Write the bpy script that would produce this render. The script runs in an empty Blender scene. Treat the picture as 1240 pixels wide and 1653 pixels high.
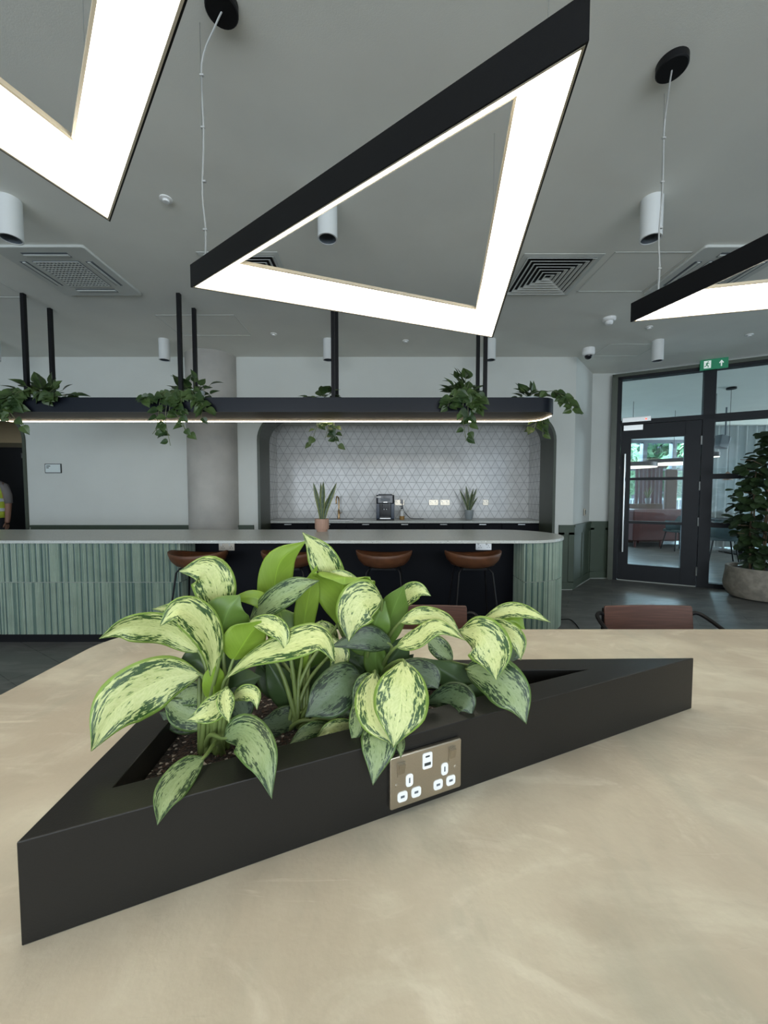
import bpy, bmesh, math, random
from mathutils import Vector, Matrix
C = bpy.context.scene.collection
PI = math.pi
rnd = random.Random(7)

# ---------------------------------------------------------------- camera, world, light, exposure
EYE = Vector((0, 0, 1.30)); PITCH = math.radians(2.8); FPX = 621.0
cam_d = bpy.data.cameras.new('camera'); cam = bpy.data.objects.new('camera', cam_d); C.objects.link(cam)
cam.location = EYE; cam.rotation_euler = (math.radians(90) - PITCH, 0, 0)
cam_d.sensor_fit = 'VERTICAL'; cam_d.sensor_height = 36.0; cam_d.lens = 36.0 * FPX / 1653.0
cam_d.clip_start = 0.02; cam_d.clip_end = 200
S = bpy.context.scene
S.camera = cam
S.view_settings.view_transform = 'Standard'; S.view_settings.look = 'None'
S.view_settings.exposure = 0.0; S.view_settings.gamma = 1.0; S.view_settings.use_curve_mapping = False
S.cycles.max_bounces = 8; S.cycles.diffuse_bounces = 5; S.cycles.glossy_bounces = 4; S.cycles.transmission_bounces = 6
S.cycles.sample_clamp_indirect = 6.0
w = bpy.data.worlds.new('world'); S.world = w; w.use_nodes = True
bg = w.node_tree.nodes['Background']; bg.inputs[0].default_value = (0.62, 0.80, 1.0, 1); bg.inputs[1].default_value = 2.4
LAMP = 9.2        # radiance of the pendant diffusers

def area(name, loc, rot, sx, sy, power, col=(1, 1, 1)):
    d = bpy.data.lights.new(name, 'AREA'); d.shape = 'RECTANGLE'; d.size = sx; d.size_y = sy; d.energy = power; d.color = col
    o = bpy.data.objects.new(name, d); C.objects.link(o); o.location = loc; o.rotation_euler = rot
    return o
# daylight through the window wall behind the viewpoint
area('window_daylight', (0.0, -4.45, 1.7), (math.radians(90), 0, 0), 9.0, 2.4, 245, (0.95, 0.99, 1.0))
area('lounge_side_fill', (15.8, 8.2, 1.65), (0, math.radians(90), 0), 2.4, 8.0, 1100, (0.84, 0.94, 1.0))  # added fill lamp out of view, brightens the lounge and its curtain

# ---------------------------------------------------------------- helpers
def at(px, py, Y=None, Z=None, X=None):
    u = (px - 620.0) / FPX; v = (826.5 - py) / FPX
    d = Vector((u, math.cos(PITCH) + v * math.sin(PITCH), -math.sin(PITCH) + v * math.cos(PITCH)))
    if Y is not None: t = Y / d.y
    elif Z is not None: t = (Z - EYE.z) / d.z
    else: t = X / d.x
    return EYE + d * t

def mat(name, col, rough=0.5, metal=0.0, var=0.0, vscale=8.0, bump=0.0, bscale=60.0, spec=0.5, emit=None, estr=0.0, col2=None, coord='Object', detail=4.0, vstretch=(1, 1, 1)):
    m = bpy.data.materials.new(name); m.use_nodes = True
    nt = m.node_tree; n = nt.nodes; l = nt.links; b = n['Principled BSDF']
    b.inputs['Base Color'].default_value = (*col, 1); b.inputs['Roughness'].default_value = rough
    b.inputs['Metallic'].default_value = metal; b.inputs['Specular IOR Level'].default_value = spec
    tc = n.new('ShaderNodeTexCoord'); mp = n.new('ShaderNodeMapping'); mp.inputs['Scale'].default_value = vstretch
    l.new(tc.outputs[coord], mp.inputs[0])
    nz = n.new('ShaderNodeTexNoise'); nz.inputs['Scale'].default_value = vscale; nz.inputs['Detail'].default_value = detail
    l.new(mp.outputs[0], nz.inputs['Vector'])
    cr = n.new('ShaderNodeMix'); cr.data_type = 'RGBA'
    c2 = col2 if col2 else tuple(max(0, c * (1 - max(var, .03))) for c in col)
    cr.inputs[6].default_value = (*col, 1); cr.inputs[7].default_value = (*c2, 1)
    ramp = n.new('ShaderNodeMapRange'); ramp.inputs[1].default_value = 0.35; ramp.inputs[2].default_value = 0.65
    l.new(nz.outputs[0], ramp.inputs[0]); l.new(ramp.outputs[0], cr.inputs[0]); l.new(cr.outputs[2], b.inputs['Base Color'])
    if bump > 0:
        nb = n.new('ShaderNodeTexNoise'); nb.inputs['Scale'].default_value = bscale; nb.inputs['Detail'].default_value = 5
        l.new(tc.outputs[coord], nb.inputs['Vector'])
        bp = n.new('ShaderNodeBump'); bp.inputs['Strength'].default_value = bump; bp.inputs['Distance'].default_value = 0.01
        l.new(nb.outputs[0], bp.inputs['Height']); l.new(bp.outputs[0], b.inputs['Normal'])
    if emit:
        b.inputs['Emission Color'].default_value = (*emit, 1); b.inputs['Emission Strength'].default_value = estr
    return m

M = {}
M['ceiling'] = mat('ceiling_paint', (0.76, 0.765, 0.71), 0.9, var=.04, vscale=3, bump=.06, bscale=220)
M['wall'] = mat('wall_paint', (0.61, 0.63, 0.595), 0.85, var=.04, vscale=2, bump=.12, bscale=160)
M['wains'] = mat('green_panelling', (0.062, 0.085, 0.058), 0.45, var=.12, vscale=4)
M['frame_green'] = mat('green_frame_paint', (0.060, 0.072, 0.050), 0.4, var=.1)
M['black'] = mat('black_powder_coat', (0.007, 0.007, 0.008), 0.45, var=.1, bump=.05, bscale=500, spec=.22)
M['navy'] = mat('dark_blue_panel', (0.003, 0.004, 0.007), 0.6, var=.15, spec=.15)
M['planter'] = mat('planter_black_metal', (0.012, 0.0115, 0.0105), 0.34, var=.12, vscale=5, bump=.04, bscale=400, spec=.32)
M['doorblack'] = mat('door_black_paint', (0.006, 0.008, 0.011), 0.5, var=.1, spec=.25)
M['steel'] = mat('brushed_steel', (0.62, 0.63, 0.62), 0.3, 1.0, var=.1, vscale=30, vstretch=(1, 1, 20))
M['satin'] = mat('satin_nickel', (0.50, 0.45, 0.37), 0.34, 1.0, var=.08, vscale=40, vstretch=(8, 8, 60))
M['brass'] = mat('aged_brass', (0.50, 0.33, 0.17), 0.3, 1.0)
M['white'] = mat('white_plastic', (0.80, 0.81, 0.80), 0.35)
M['whitemetal'] = mat('white_powder_coat', (0.66, 0.68, 0.67), 0.5)
M['grille'] = mat('grille_white', (0.56, 0.58, 0.55), 0.5)
M['dark'] = mat('dark_void', (0.008, 0.008, 0.009), 0.7)
M['slot'] = mat('shutter_grey', (0.10, 0.12, 0.14), 0.4)
M['leather'] = mat('tan_leather', (0.115, 0.043, 0.017), 0.48, var=.3, vscale=14, bump=.2, bscale=200)
M['wood'] = mat('red_brown_wood', (0.115, 0.052, 0.036), 0.4, var=.35, vscale=12, vstretch=(.5, 3, 12))
M['door_dark'] = mat('corridor_door', (0.006, 0.006, 0.007), 0.5)
M['tan'] = mat('corridor_wall_paint', (0.40, 0.31, 0.18), 0.85)
M['corr_frame'] = mat('corridor_frame_paint', (0.10, 0.085, 0.05), 0.5)
M['concrete'] = mat('cast_concrete', (0.47, 0.455, 0.42), 0.75, var=.25, vscale=2.2, bump=.2, bscale=40, detail=8)
M['potconcrete'] = mat('pot_concrete', (0.30, 0.27, 0.22), 0.85, var=.35, vscale=14, bump=.5, bscale=45, detail=8)
M['potgrey'] = mat('grey_ceramic', (0.27, 0.30, 0.31), 0.35)
M['potpink'] = mat('pinkish_clay', (0.44, 0.27, 0.20), 0.6)
M['potwhite'] = mat('white_ceramic', (0.62, 0.67, 0.68), 0.4)
M['cord'] = mat('clear_cord', (0.42, 0.43, 0.42), 0.35)
M['led'] = mat('led_strip', (1, .9, .75), 0.5, emit=(1.0, 0.80, 0.55), estr=16)
M['diffuser'] = mat('opal_diffuser', (1, 1, 1), 0.5, emit=(1.0, 0.93, 0.78), estr=LAMP)
M['rim'] = mat('diffuser_rim', (0.42, 0.38, 0.30), 0.4, 0.2)
M['exit'] = mat('exit_green', (0.010, 0.19, 0.09), 0.4, emit=(0.01, .20, .09), estr=.25)
M['exitw'] = mat('exit_white', (0.8, 0.85, 0.8), 0.4, emit=(.8, .9, .85), estr=.35)
M['stem'] = mat('petiole_green', (0.16, 0.22, 0.06), 0.45, var=.3, vscale=20)
M['pothos'] = mat('pothos_leaf', (0.022, 0.050, 0.014), 0.4, var=0, vscale=9, col2=(0.07, 0.115, 0.03), detail=2)
M['vine'] = mat('vine_stem', (0.14, 0.17, 0.07), 0.5)
M['tallleaf'] = mat('round_leaf', (0.014, 0.030, 0.011), 0.42, col2=(0.03, 0.055, 0.018), vscale=5, detail=2)
M['bark'] = mat('stem_bark', (0.16, 0.11, 0.065), 0.8, var=.3)
M['hivis'] = mat('hi_vis_yellow', (0.50, 0.62, 0.06), 0.6)
M['silverband'] = mat('reflective_band', (0.62, 0.66, 0.68), 0.35)
M['skin'] = mat('skin', (0.30, 0.15, 0.10), 0.55)
M['shirt'] = mat('grey_shirt', (0.20, 0.18, 0.17), 0.8)
M['trousers'] = mat('dark_trousers', (0.02, 0.022, 0.03), 0.8)
M['hair'] = mat('dark_hair', (0.02, 0.014, 0.01), 0.6)
M['oxblood'] = mat('oxblood_upholstery', (0.085, 0.018, 0.016), 0.6, var=.2)
M['tealfab'] = mat('teal_grey_fabric', (0.09, 0.13, 0.14), 0.8, var=.2)
M['curtain'] = mat('sheer_curtain', (0.50, 0.51, 0.50), 0.9)
M['brownpanel'] = mat('brown_panel', (0.12, 0.07, 0.045), 0.7)
M['hedge'] = mat('garden_leaf', (0.09, 0.20, 0.09), 0.7, col2=(.2, .34, .16), vscale=4)
M['brick'] = mat('far_brick', (0.42, 0.40, 0.42), 0.85, var=.2)
M['pave'] = mat('outside_paving', (0.5, 0.52, 0.53), 0.9)
M['amber'] = mat('amber_liquid', (0.35, 0.20, 0.06), 0.2)
M['clearplastic'] = mat('frosted_plastic', (0.62, 0.62, 0.60), 0.25)
M['machineblue'] = mat('machine_blue_gloss', (0.02, 0.035, 0.065), 0.2)
M['gloss'] = mat('gloss_black', (0.008, 0.009, 0.012), 0.15)
M['screen'] = mat('small_display', (0.3, .35, .4), .2, emit=(.5, .6, .7), estr=.3)
M['redlamp'] = mat('red_indicator', (0.6, .05, .03), .3, emit=(1, .1, .05), estr=2)
M['ink'] = mat('sign_ink', (0.03, 0.035, 0.035), 0.6)
M['signface'] = mat('sign_face', (0.66, 0.72, 0.71), 0.5)
M['skirt'] = mat('sealant_strip', (0.34, 0.36, 0.33), 0.5)
GREENS = [mat('flute_green_%s' % w_, c, 0.32, bump=.08, bscale=90, var=.12, vscale=10) for w_, c in
          (('pale', (0.30, 0.375, 0.305)), ('sage', (0.26, 0.335, 0.270)), ('mid', (0.21, 0.29, 0.235)), ('deep', (0.13, 0.20, 0.17)), ('teal', (0.055, 0.105, 0.095)))]
M['grout'] = mat('grout_light', (0.30, 0.33, 0.29), 0.8)

def nodes_of(name, rough=.5):
    m = bpy.data.materials.new(name); m.use_nodes = True
    b = m.node_tree.nodes['Principled BSDF']; b.inputs['Roughness'].default_value = rough
    return m, m.node_tree.nodes, m.node_tree.links, b
def mathn(n, l, op, a, b=None, c=None):
    x = n.new('ShaderNodeMath'); x.operation = op
    for i, v in enumerate((a, b, c)):
        if v is None: continue
        if isinstance(v, (int, float)): x.inputs[i].default_value = v
        else: l.new(v, x.inputs[i])
    return x.outputs[0]
def mixc(n, l, f, a, b):
    x = n.new('ShaderNodeMix'); x.data_type = 'RGBA'
    for s, v in ((0, f), (6, a), (7, b)):
        if isinstance(v, tuple): x.inputs[s].default_value = (*v, 1)
        elif isinstance(v, (int, float)): x.inputs[s].default_value = v
        else: l.new(v, x.inputs[s])
    return x.outputs[2]
def rng(n, l, v, a, b, c=0., d=1., smooth=True):
    x = n.new('ShaderNodeMapRange'); x.interpolation_type = 'SMOOTHSTEP' if smooth else 'LINEAR'
    l.new(v, x.inputs[0])
    for i, q in enumerate((a, b, c, d)): x.inputs[i + 1].default_value = q
    return x.outputs[0]
def noise(n, l, vec, scale, detail=4, rough=.5, dist=0.0):
    x = n.new('ShaderNodeTexNoise'); x.inputs['Scale'].default_value = scale; x.inputs['Detail'].default_value = detail
    x.inputs['Roughness'].default_value = rough; x.inputs['Distortion'].default_value = dist
    if vec is not None: l.new(vec, x.inputs['Vector'])
    return x.outputs[0]
def mapping(n, l, vec, scale=(1, 1, 1), rot=(0, 0, 0), loc=(0, 0, 0)):
    x = n.new('ShaderNodeMapping'); x.inputs['Scale'].default_value = scale; x.inputs['Rotation'].default_value = rot; x.inputs['Location'].default_value = loc
    l.new(vec, x.inputs[0]); return x.outputs[0]

def table_material():
    m, n, l, b = nodes_of('microcement_beige', .46)
    tc = n.new('ShaderNodeTexCoord').outputs['Object']
    big = rng(n, l, noise(n, l, tc, 2.3, 6, .55, .6), .36, .66)
    cl = rng(n, l, noise(n, l, mapping(n, l, tc, (1, 1.9, 1), (0, 0, .9), (3, 1, 0)), 3.2, 7, .6, 1.2), .48, .72)
    gr = rng(n, l, noise(n, l, mapping(n, l, tc, (1.6, .8, 1), (0, 0, -.5), (7, 2, 0)), 2.0, 5, .6, .8), .5, .72)
    c = mixc(n, l, big, (0.405, 0.35, 0.27), (0.51, 0.46, 0.36))
    c = mixc(n, l, mathn(n, l, 'MULTIPLY', cl, .5), c, (0.62, 0.59, 0.475))
    c = mixc(n, l, mathn(n, l, 'MULTIPLY', gr, .6), c, (0.335, 0.32, 0.255))
    st = rng(n, l, noise(n, l, mapping(n, l, tc, (2, 26, 1), (0, 0, .75)), 3, 4, .6, 2.0), .66, .74)
    c = mixc(n, l, mathn(n, l, 'MULTIPLY', st, .22), c, (0.30, 0.27, 0.22))
    st2 = rng(n, l, noise(n, l, mapping(n, l, tc, (1.2, 12, 1), (0, 0, -.65), (2, 5, 0)), 2.2, 5, .6, 1.5), .66, .76)
    c = mixc(n, l, mathn(n, l, 'MULTIPLY', st2, .4), c, (0.74, 0.69, 0.56))
    mot = rng(n, l, noise(n, l, tc, 9, 6, .65, .9), .5, .78); c = mixc(n, l, mathn(n, l, 'MULTIPLY', mot, .35), c, (0.33, 0.29, 0.225))
    mot2 = rng(n, l, noise(n, l, mapping(n, l, tc, (1, 1.6, 1), (0, 0, .3), (9, 4, 0)), 5.5, 6, .6, 1.4), .56, .72); c = mixc(n, l, mathn(n, l, 'MULTIPLY', mot2, .35), c, (0.68, 0.64, 0.53))
    l.new(c, b.inputs['Base Color'])
    bp = n.new('ShaderNodeBump'); bp.inputs['Strength'].default_value = .12; bp.inputs['Distance'].default_value = .004
    l.new(noise(n, l, tc, 90, 6), bp.inputs['Height']); l.new(bp.outputs[0], b.inputs['Normal'])
    l.new(rng(n, l, noise(n, l, tc, 6, 4), .3, .7, .36, .55), b.inputs['Roughness'])
    return m
def floor_material():
    m, n, l, b = nodes_of('grey_floor_planks', .4)
    tc = n.new('ShaderNodeTexCoord').outputs['Object']
    v = mapping(n, l, tc, (1, 1, 1), (0, 0, 0.54))
    br = n.new('ShaderNodeTexBrick'); l.new(v, br.inputs['Vector']); br.offset = .37
    br.inputs['Scale'].default_value = 1; br.inputs['Brick Width'].default_value = 1.2; br.inputs['Row Height'].default_value = .3
    br.inputs['Mortar Size'].default_value = .003; br.inputs['Color1'].default_value = (.125, .124, .118, 1); br.inputs['Color2'].default_value = (.092, .092, .090, 1)
    br.inputs['Mortar'].default_value = (.03, .03, .03, 1)
    c = mixc(n, l, rng(n, l, noise(n, l, mapping(n, l, tc, (1, 3, 1), (0, 0, .54)), 3, 7, .6, .6), .4, .7), br.outputs[0], (0.19, 0.185, 0.172))
    l.new(c, b.inputs['Base Color']); return m
def terrazzo():
    m, n, l, b = nodes_of('speckled_quartz', .3)
    tc = n.new('ShaderNodeTexCoord').outputs['Object']
    sp = rng(n, l, noise(n, l, tc, 120, 3), .60, .66); sp2 = rng(n, l, noise(n, l, mapping(n, l, tc, (1, 1, 1), (0, 0, 0), (5, 2, 1)), 70, 3), .62, .67)
    c = mixc(n, l, sp, (0.50, 0.52, 0.49), (0.26, 0.27, 0.25)); c = mixc(n, l, sp2, c, (0.66, 0.68, 0.66))
    l.new(c, b.inputs['Base Color']); return m
def tritile():
    m, n, l, b = nodes_of('triangle_tiles', .16)
    tc = n.new('ShaderNodeTexCoord').outputs['Object']
    sx = n.new('ShaderNodeSeparateXYZ'); l.new(tc, sx.inputs[0]); x = mathn(n, l, 'ADD', sx.outputs[0], sx.outputs[1]); z = sx.outputs[2]
    h = .113; lines = []; ids = []
    for ax, az in ((0, 1), (.8660, .5), (-.8660, .5)):
        t = mathn(n, l, 'ADD', mathn(n, l, 'MULTIPLY', x, ax / h), mathn(n, l, 'MULTIPLY', z, az / h))
        ids.append(mathn(n, l, 'FLOOR', t))
        f = mathn(n, l, 'FRACT', t); d = mathn(n, l, 'MINIMUM', f, mathn(n, l, 'SUBTRACT', 1, f)); lines.append(d)
    d = mathn(n, l, 'MINIMUM', mathn(n, l, 'MINIMUM', lines[0], lines[1]), lines[2])
    g = rng(n, l, d, .018, .032)
    cx = n.new('ShaderNodeCombineXYZ')
    for i in range(3): l.new(ids[i], cx.inputs[i])
    wn = n.new('ShaderNodeTexWhiteNoise'); l.new(cx.outputs[0], wn.inputs[0])
    t = mixc(n, l, wn.outputs[0], (0.60, 0.60, 0.59), (0.67, 0.67, 0.66))
    l.new(mixc(n, l, g, (0.34, 0.34, 0.34), t), b.inputs['Base Color'])
    bp = n.new('ShaderNodeBump'); bp.inputs['Strength'].default_value = .5; bp.inputs['Distance'].default_value = .003
    l.new(mathn(n, l, 'ADD', g, mathn(n, l, 'MULTIPLY', wn.outputs[0], .3)), bp.inputs['Height']); l.new(bp.outputs[0], b.inputs['Normal'])
    return m
def soil_material():
    m, n, l, b = nodes_of('potting_soil', .95)
    tc = n.new('ShaderNodeTexCoord').outputs['Object']
    v = n.new('ShaderNodeTexVoronoi'); v.inputs['Scale'].default_value = 190; l.new(tc, v.inputs['Vector'])
    sp = n.new('ShaderNodeSeparateColor'); l.new(v.outputs['Color'], sp.inputs[0])
    c = mixc(n, l, rng(n, l, sp.outputs[0], .86, .88), (0.012, 0.008, 0.006), (0.30, 0.26, 0.22))
    c = mixc(n, l, rng(n, l, sp.outputs[1], .70, .75), c, (0.035, 0.02, 0.014))
    l.new(c, b.inputs['Base Color'])
    bp = n.new('ShaderNodeBump'); bp.inputs['Strength'].default_value = 1; bp.inputs['Distance'].default_value = .006
    l.new(v.outputs['Distance'], bp.inputs['Height']); l.new(bp.outputs[0], b.inputs['Normal'])
    return m
def mesh_pattern():
    m, n, l, b = nodes_of('perforated_black', .45)
    tc = n.new('ShaderNodeTexCoord').outputs['Object']
    wv = n.new('ShaderNodeTexWave'); wv.inputs['Scale'].default_value = 16; l.new(mapping(n, l, tc, (1, 1, 1), (0, 0, .6)), wv.inputs['Vector'])
    l.new(mixc(n, l, wv.outputs[1], (.001, .001, .001), (.008, .008, .009)), b.inputs['Base Color']); b.inputs['Specular IOR Level'].default_value = .1; return m
def aglaonema(name, pale, mid, dark, spread=0.0):
    m, n, l, b = nodes_of(name, .36)
    uv = n.new('ShaderNodeTexCoord').outputs['UV']
    s = n.new('ShaderNodeSeparateXYZ'); l.new(uv, s.inputs[0])
    u0 = mathn(n, l, 'SUBTRACT', mathn(n, l, 'MULTIPLY', s.outputs[0], 2), 1); u = mathn(n, l, 'ABSOLUTE', u0); v = s.outputs[1]
    oi = n.new('ShaderNodeObjectInfo')
    side = mathn(n, l, 'MULTIPLY', mathn(n, l, 'GREATER_THAN', u0, 0), 13.7)
    cv = n.new('ShaderNodeCombineXYZ')
    l.new(mathn(n, l, 'MULTIPLY', mathn(n, l, 'SUBTRACT', v, mathn(n, l, 'MULTIPLY', u, .25)), 12), cv.inputs[0])
    l.new(mathn(n, l, 'ADD', mathn(n, l, 'MULTIPLY', u, 10), side), cv.inputs[1])
    l.new(mathn(n, l, 'MULTIPLY', oi.outputs['Random'], 40), cv.inputs[2])
    nz = noise(n, l, cv.outputs[0], 1.0, 5, .62, .35)
    # likelihood of dark streaks by distance from the midrib
    like = mathn(n, l, 'MULTIPLY', rng(n, l, u, .28 - spread, .62), rng(n, l, u, .84, .96, 1, .35))
    tip = rng(n, l, v, .80, 1.0, 0, .10)
    val = mathn(n, l, 'ADD', mathn(n, l, 'ADD', nz, mathn(n, l, 'MULTIPLY', like, .165)), tip)
    darkm = rng(n, l, val, .635, .665)
    midm = rng(n, l, val, .56, .65)
    edge = rng(n, l, mathn(n, l, 'ADD', u, mathn(n, l, 'MULTIPLY', nz, .16)), .95, .99)
    vein = rng(n, l, noise(n, l, mapping(n, l, cv.outputs[0], (1.6, .5, 1)), 2.2, 2), .3, .7)
    base = mixc(n, l, vein, pale, tuple(p * q for p, q in zip(pale, (.86, .90, .80))))
    c = mixc(n, l, mathn(n, l, 'MULTIPLY', midm, .65), base, mid); c = mixc(n, l, darkm, c, dark)
    c = mixc(n, l, edge, c, tuple(a * 1.05 for a in mid))
    rib = rng(n, l, u, .0, .045, 1, 0)
    c = mixc(n, l, mathn(n, l, 'MULTIPLY', rib, .5), c, tuple(min(1, a * 1.15) for a in pale))
    l.new(c, b.inputs['Base Color'])
    bp = n.new('ShaderNodeBump'); bp.inputs['Strength'].default_value = .25; bp.inputs['Distance'].default_value = .002
    l.new(noise(n, l, mapping(n, l, cv.outputs[0], (2.2, .4, 1)), 2.5, 3), bp.inputs['Height']); l.new(bp.outputs[0], b.inputs['Normal'])
    translucent(m, n, l, b, c, .18); return m
def translucent(m, n, l, b, c, f):
    t = n.new('ShaderNodeBsdfTranslucent')
    if isinstance(c, tuple): t.inputs[0].default_value = (*c, 1)
    else: l.new(c, t.inputs[0])
    mx = n.new('ShaderNodeMixShader'); mx.inputs[0].default_value = f
    l.new(b.outputs[0], mx.inputs[1]); l.new(t.outputs[0], mx.inputs[2]); l.new(mx.outputs[0], n['Material Output'].inputs[0])
def underside(name, c1, c2):
    m, n, l, b = nodes_of(name, .4)
    uv = n.new('ShaderNodeTexCoord').outputs['UV']; s = n.new('ShaderNodeSeparateXYZ'); l.new(uv, s.inputs[0])
    u = mathn(n, l, 'ABSOLUTE', mathn(n, l, 'SUBTRACT', mathn(n, l, 'MULTIPLY', s.outputs[0], 2), 1))
    cv = n.new('ShaderNodeCombineXYZ'); l.new(mathn(n, l, 'MULTIPLY', mathn(n, l, 'SUBTRACT', s.outputs[1], mathn(n, l, 'MULTIPLY', u, .3)), 26), cv.inputs[0]); l.new(u, cv.inputs[1])
    c = mixc(n, l, noise(n, l, cv.outputs[0], 1, 2), c1, c2)
    c = mixc(n, l, rng(n, l, u, 0, .05, .6, 0), c, tuple(min(1, a * 1.7) for a in c1))
    l.new(c, b.inputs['Base Color']); translucent(m, n, l, b, c, .25); return m
def snake_leaf():
    m, n, l, b = nodes_of('snake_plant_leaf', .4)
    uv = n.new('ShaderNodeTexCoord').outputs['UV']; s = n.new('ShaderNodeSeparateXYZ'); l.new(uv, s.inputs[0])
    u = mathn(n, l, 'ABSOLUTE', mathn(n, l, 'SUBTRACT', mathn(n, l, 'MULTIPLY', s.outputs[0], 2), 1))
    cv = n.new('ShaderNodeCombineXYZ'); l.new(mathn(n, l, 'MULTIPLY', s.outputs[1], 16), cv.inputs[0]); l.new(mathn(n, l, 'MULTIPLY', u, 2), cv.inputs[1])
    c = mixc(n, l, rng(n, l, noise(n, l, cv.outputs[0], 1.2, 4, .6, 1), .42, .6), (0.018, 0.038, 0.015), (0.075, 0.115, 0.05))
    c = mixc(n, l, rng(n, l, u, .66, .74), c, (0.27, 0.30, 0.10)); l.new(c, b.inputs['Base Color']); return m
def glassmat(name, tint, rough=0.0, f=.1):
    m = bpy.data.materials.new(name); m.use_nodes = True; n = m.node_tree.nodes; l = m.node_tree.links
    n.remove(n['Principled BSDF'])
    t = n.new('ShaderNodeBsdfTransparent'); t.inputs[0].default_value = (*tint, 1)
    g = n.new('ShaderNodeBsdfGlossy'); g.inputs['Roughness'].default_value = rough
    fr = n.new('ShaderNodeFresnel'); fr.inputs[0].default_value = 1.18
    mx = n.new('ShaderNodeMixShader'); l.new(fr.outputs[0], mx.inputs[0]); l.new(t.outputs[0], mx.inputs[1]); l.new(g.outputs[0], mx.inputs[2])
    l.new(mx.outputs[0], n['Material Output'].inputs[0]); return m
M['table'] = table_material(); M['floor'] = floor_material(); M['quartz'] = terrazzo(); M['tritile'] = tritile(); M['soil'] = soil_material()
M['mesh'] = mesh_pattern(); M['snake'] = snake_leaf(); M['glass'] = glassmat('window_glass', (0.90, 0.96, 0.98))
LF = {'P': aglaonema('leaf_cream_variegated', (0.60, 0.64, 0.285), (0.20, 0.31, 0.055), (0.035, 0.085, 0.018)),
      'S': aglaonema('leaf_silver_variegated', (0.27, 0.345, 0.165), (0.095, 0.165, 0.042), (0.016, 0.042, 0.014), .05),
      'D': aglaonema('leaf_deep_silver_variegated', (0.10, 0.145, 0.075), (0.045, 0.08, 0.027), (0.010, 0.024, 0.010), .05)}
LU = {'B': underside('leaf_underside_lime', (0.19, 0.31, 0.03), (0.25, 0.38, 0.045)),
      'G': underside('leaf_underside_green', (0.105, 0.19, 0.035), (0.14, 0.24, 0.04)),
      'N': underside('leaf_underside_dull', (0.045, 0.085, 0.030), (0.065, 0.11, 0.035))}

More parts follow.
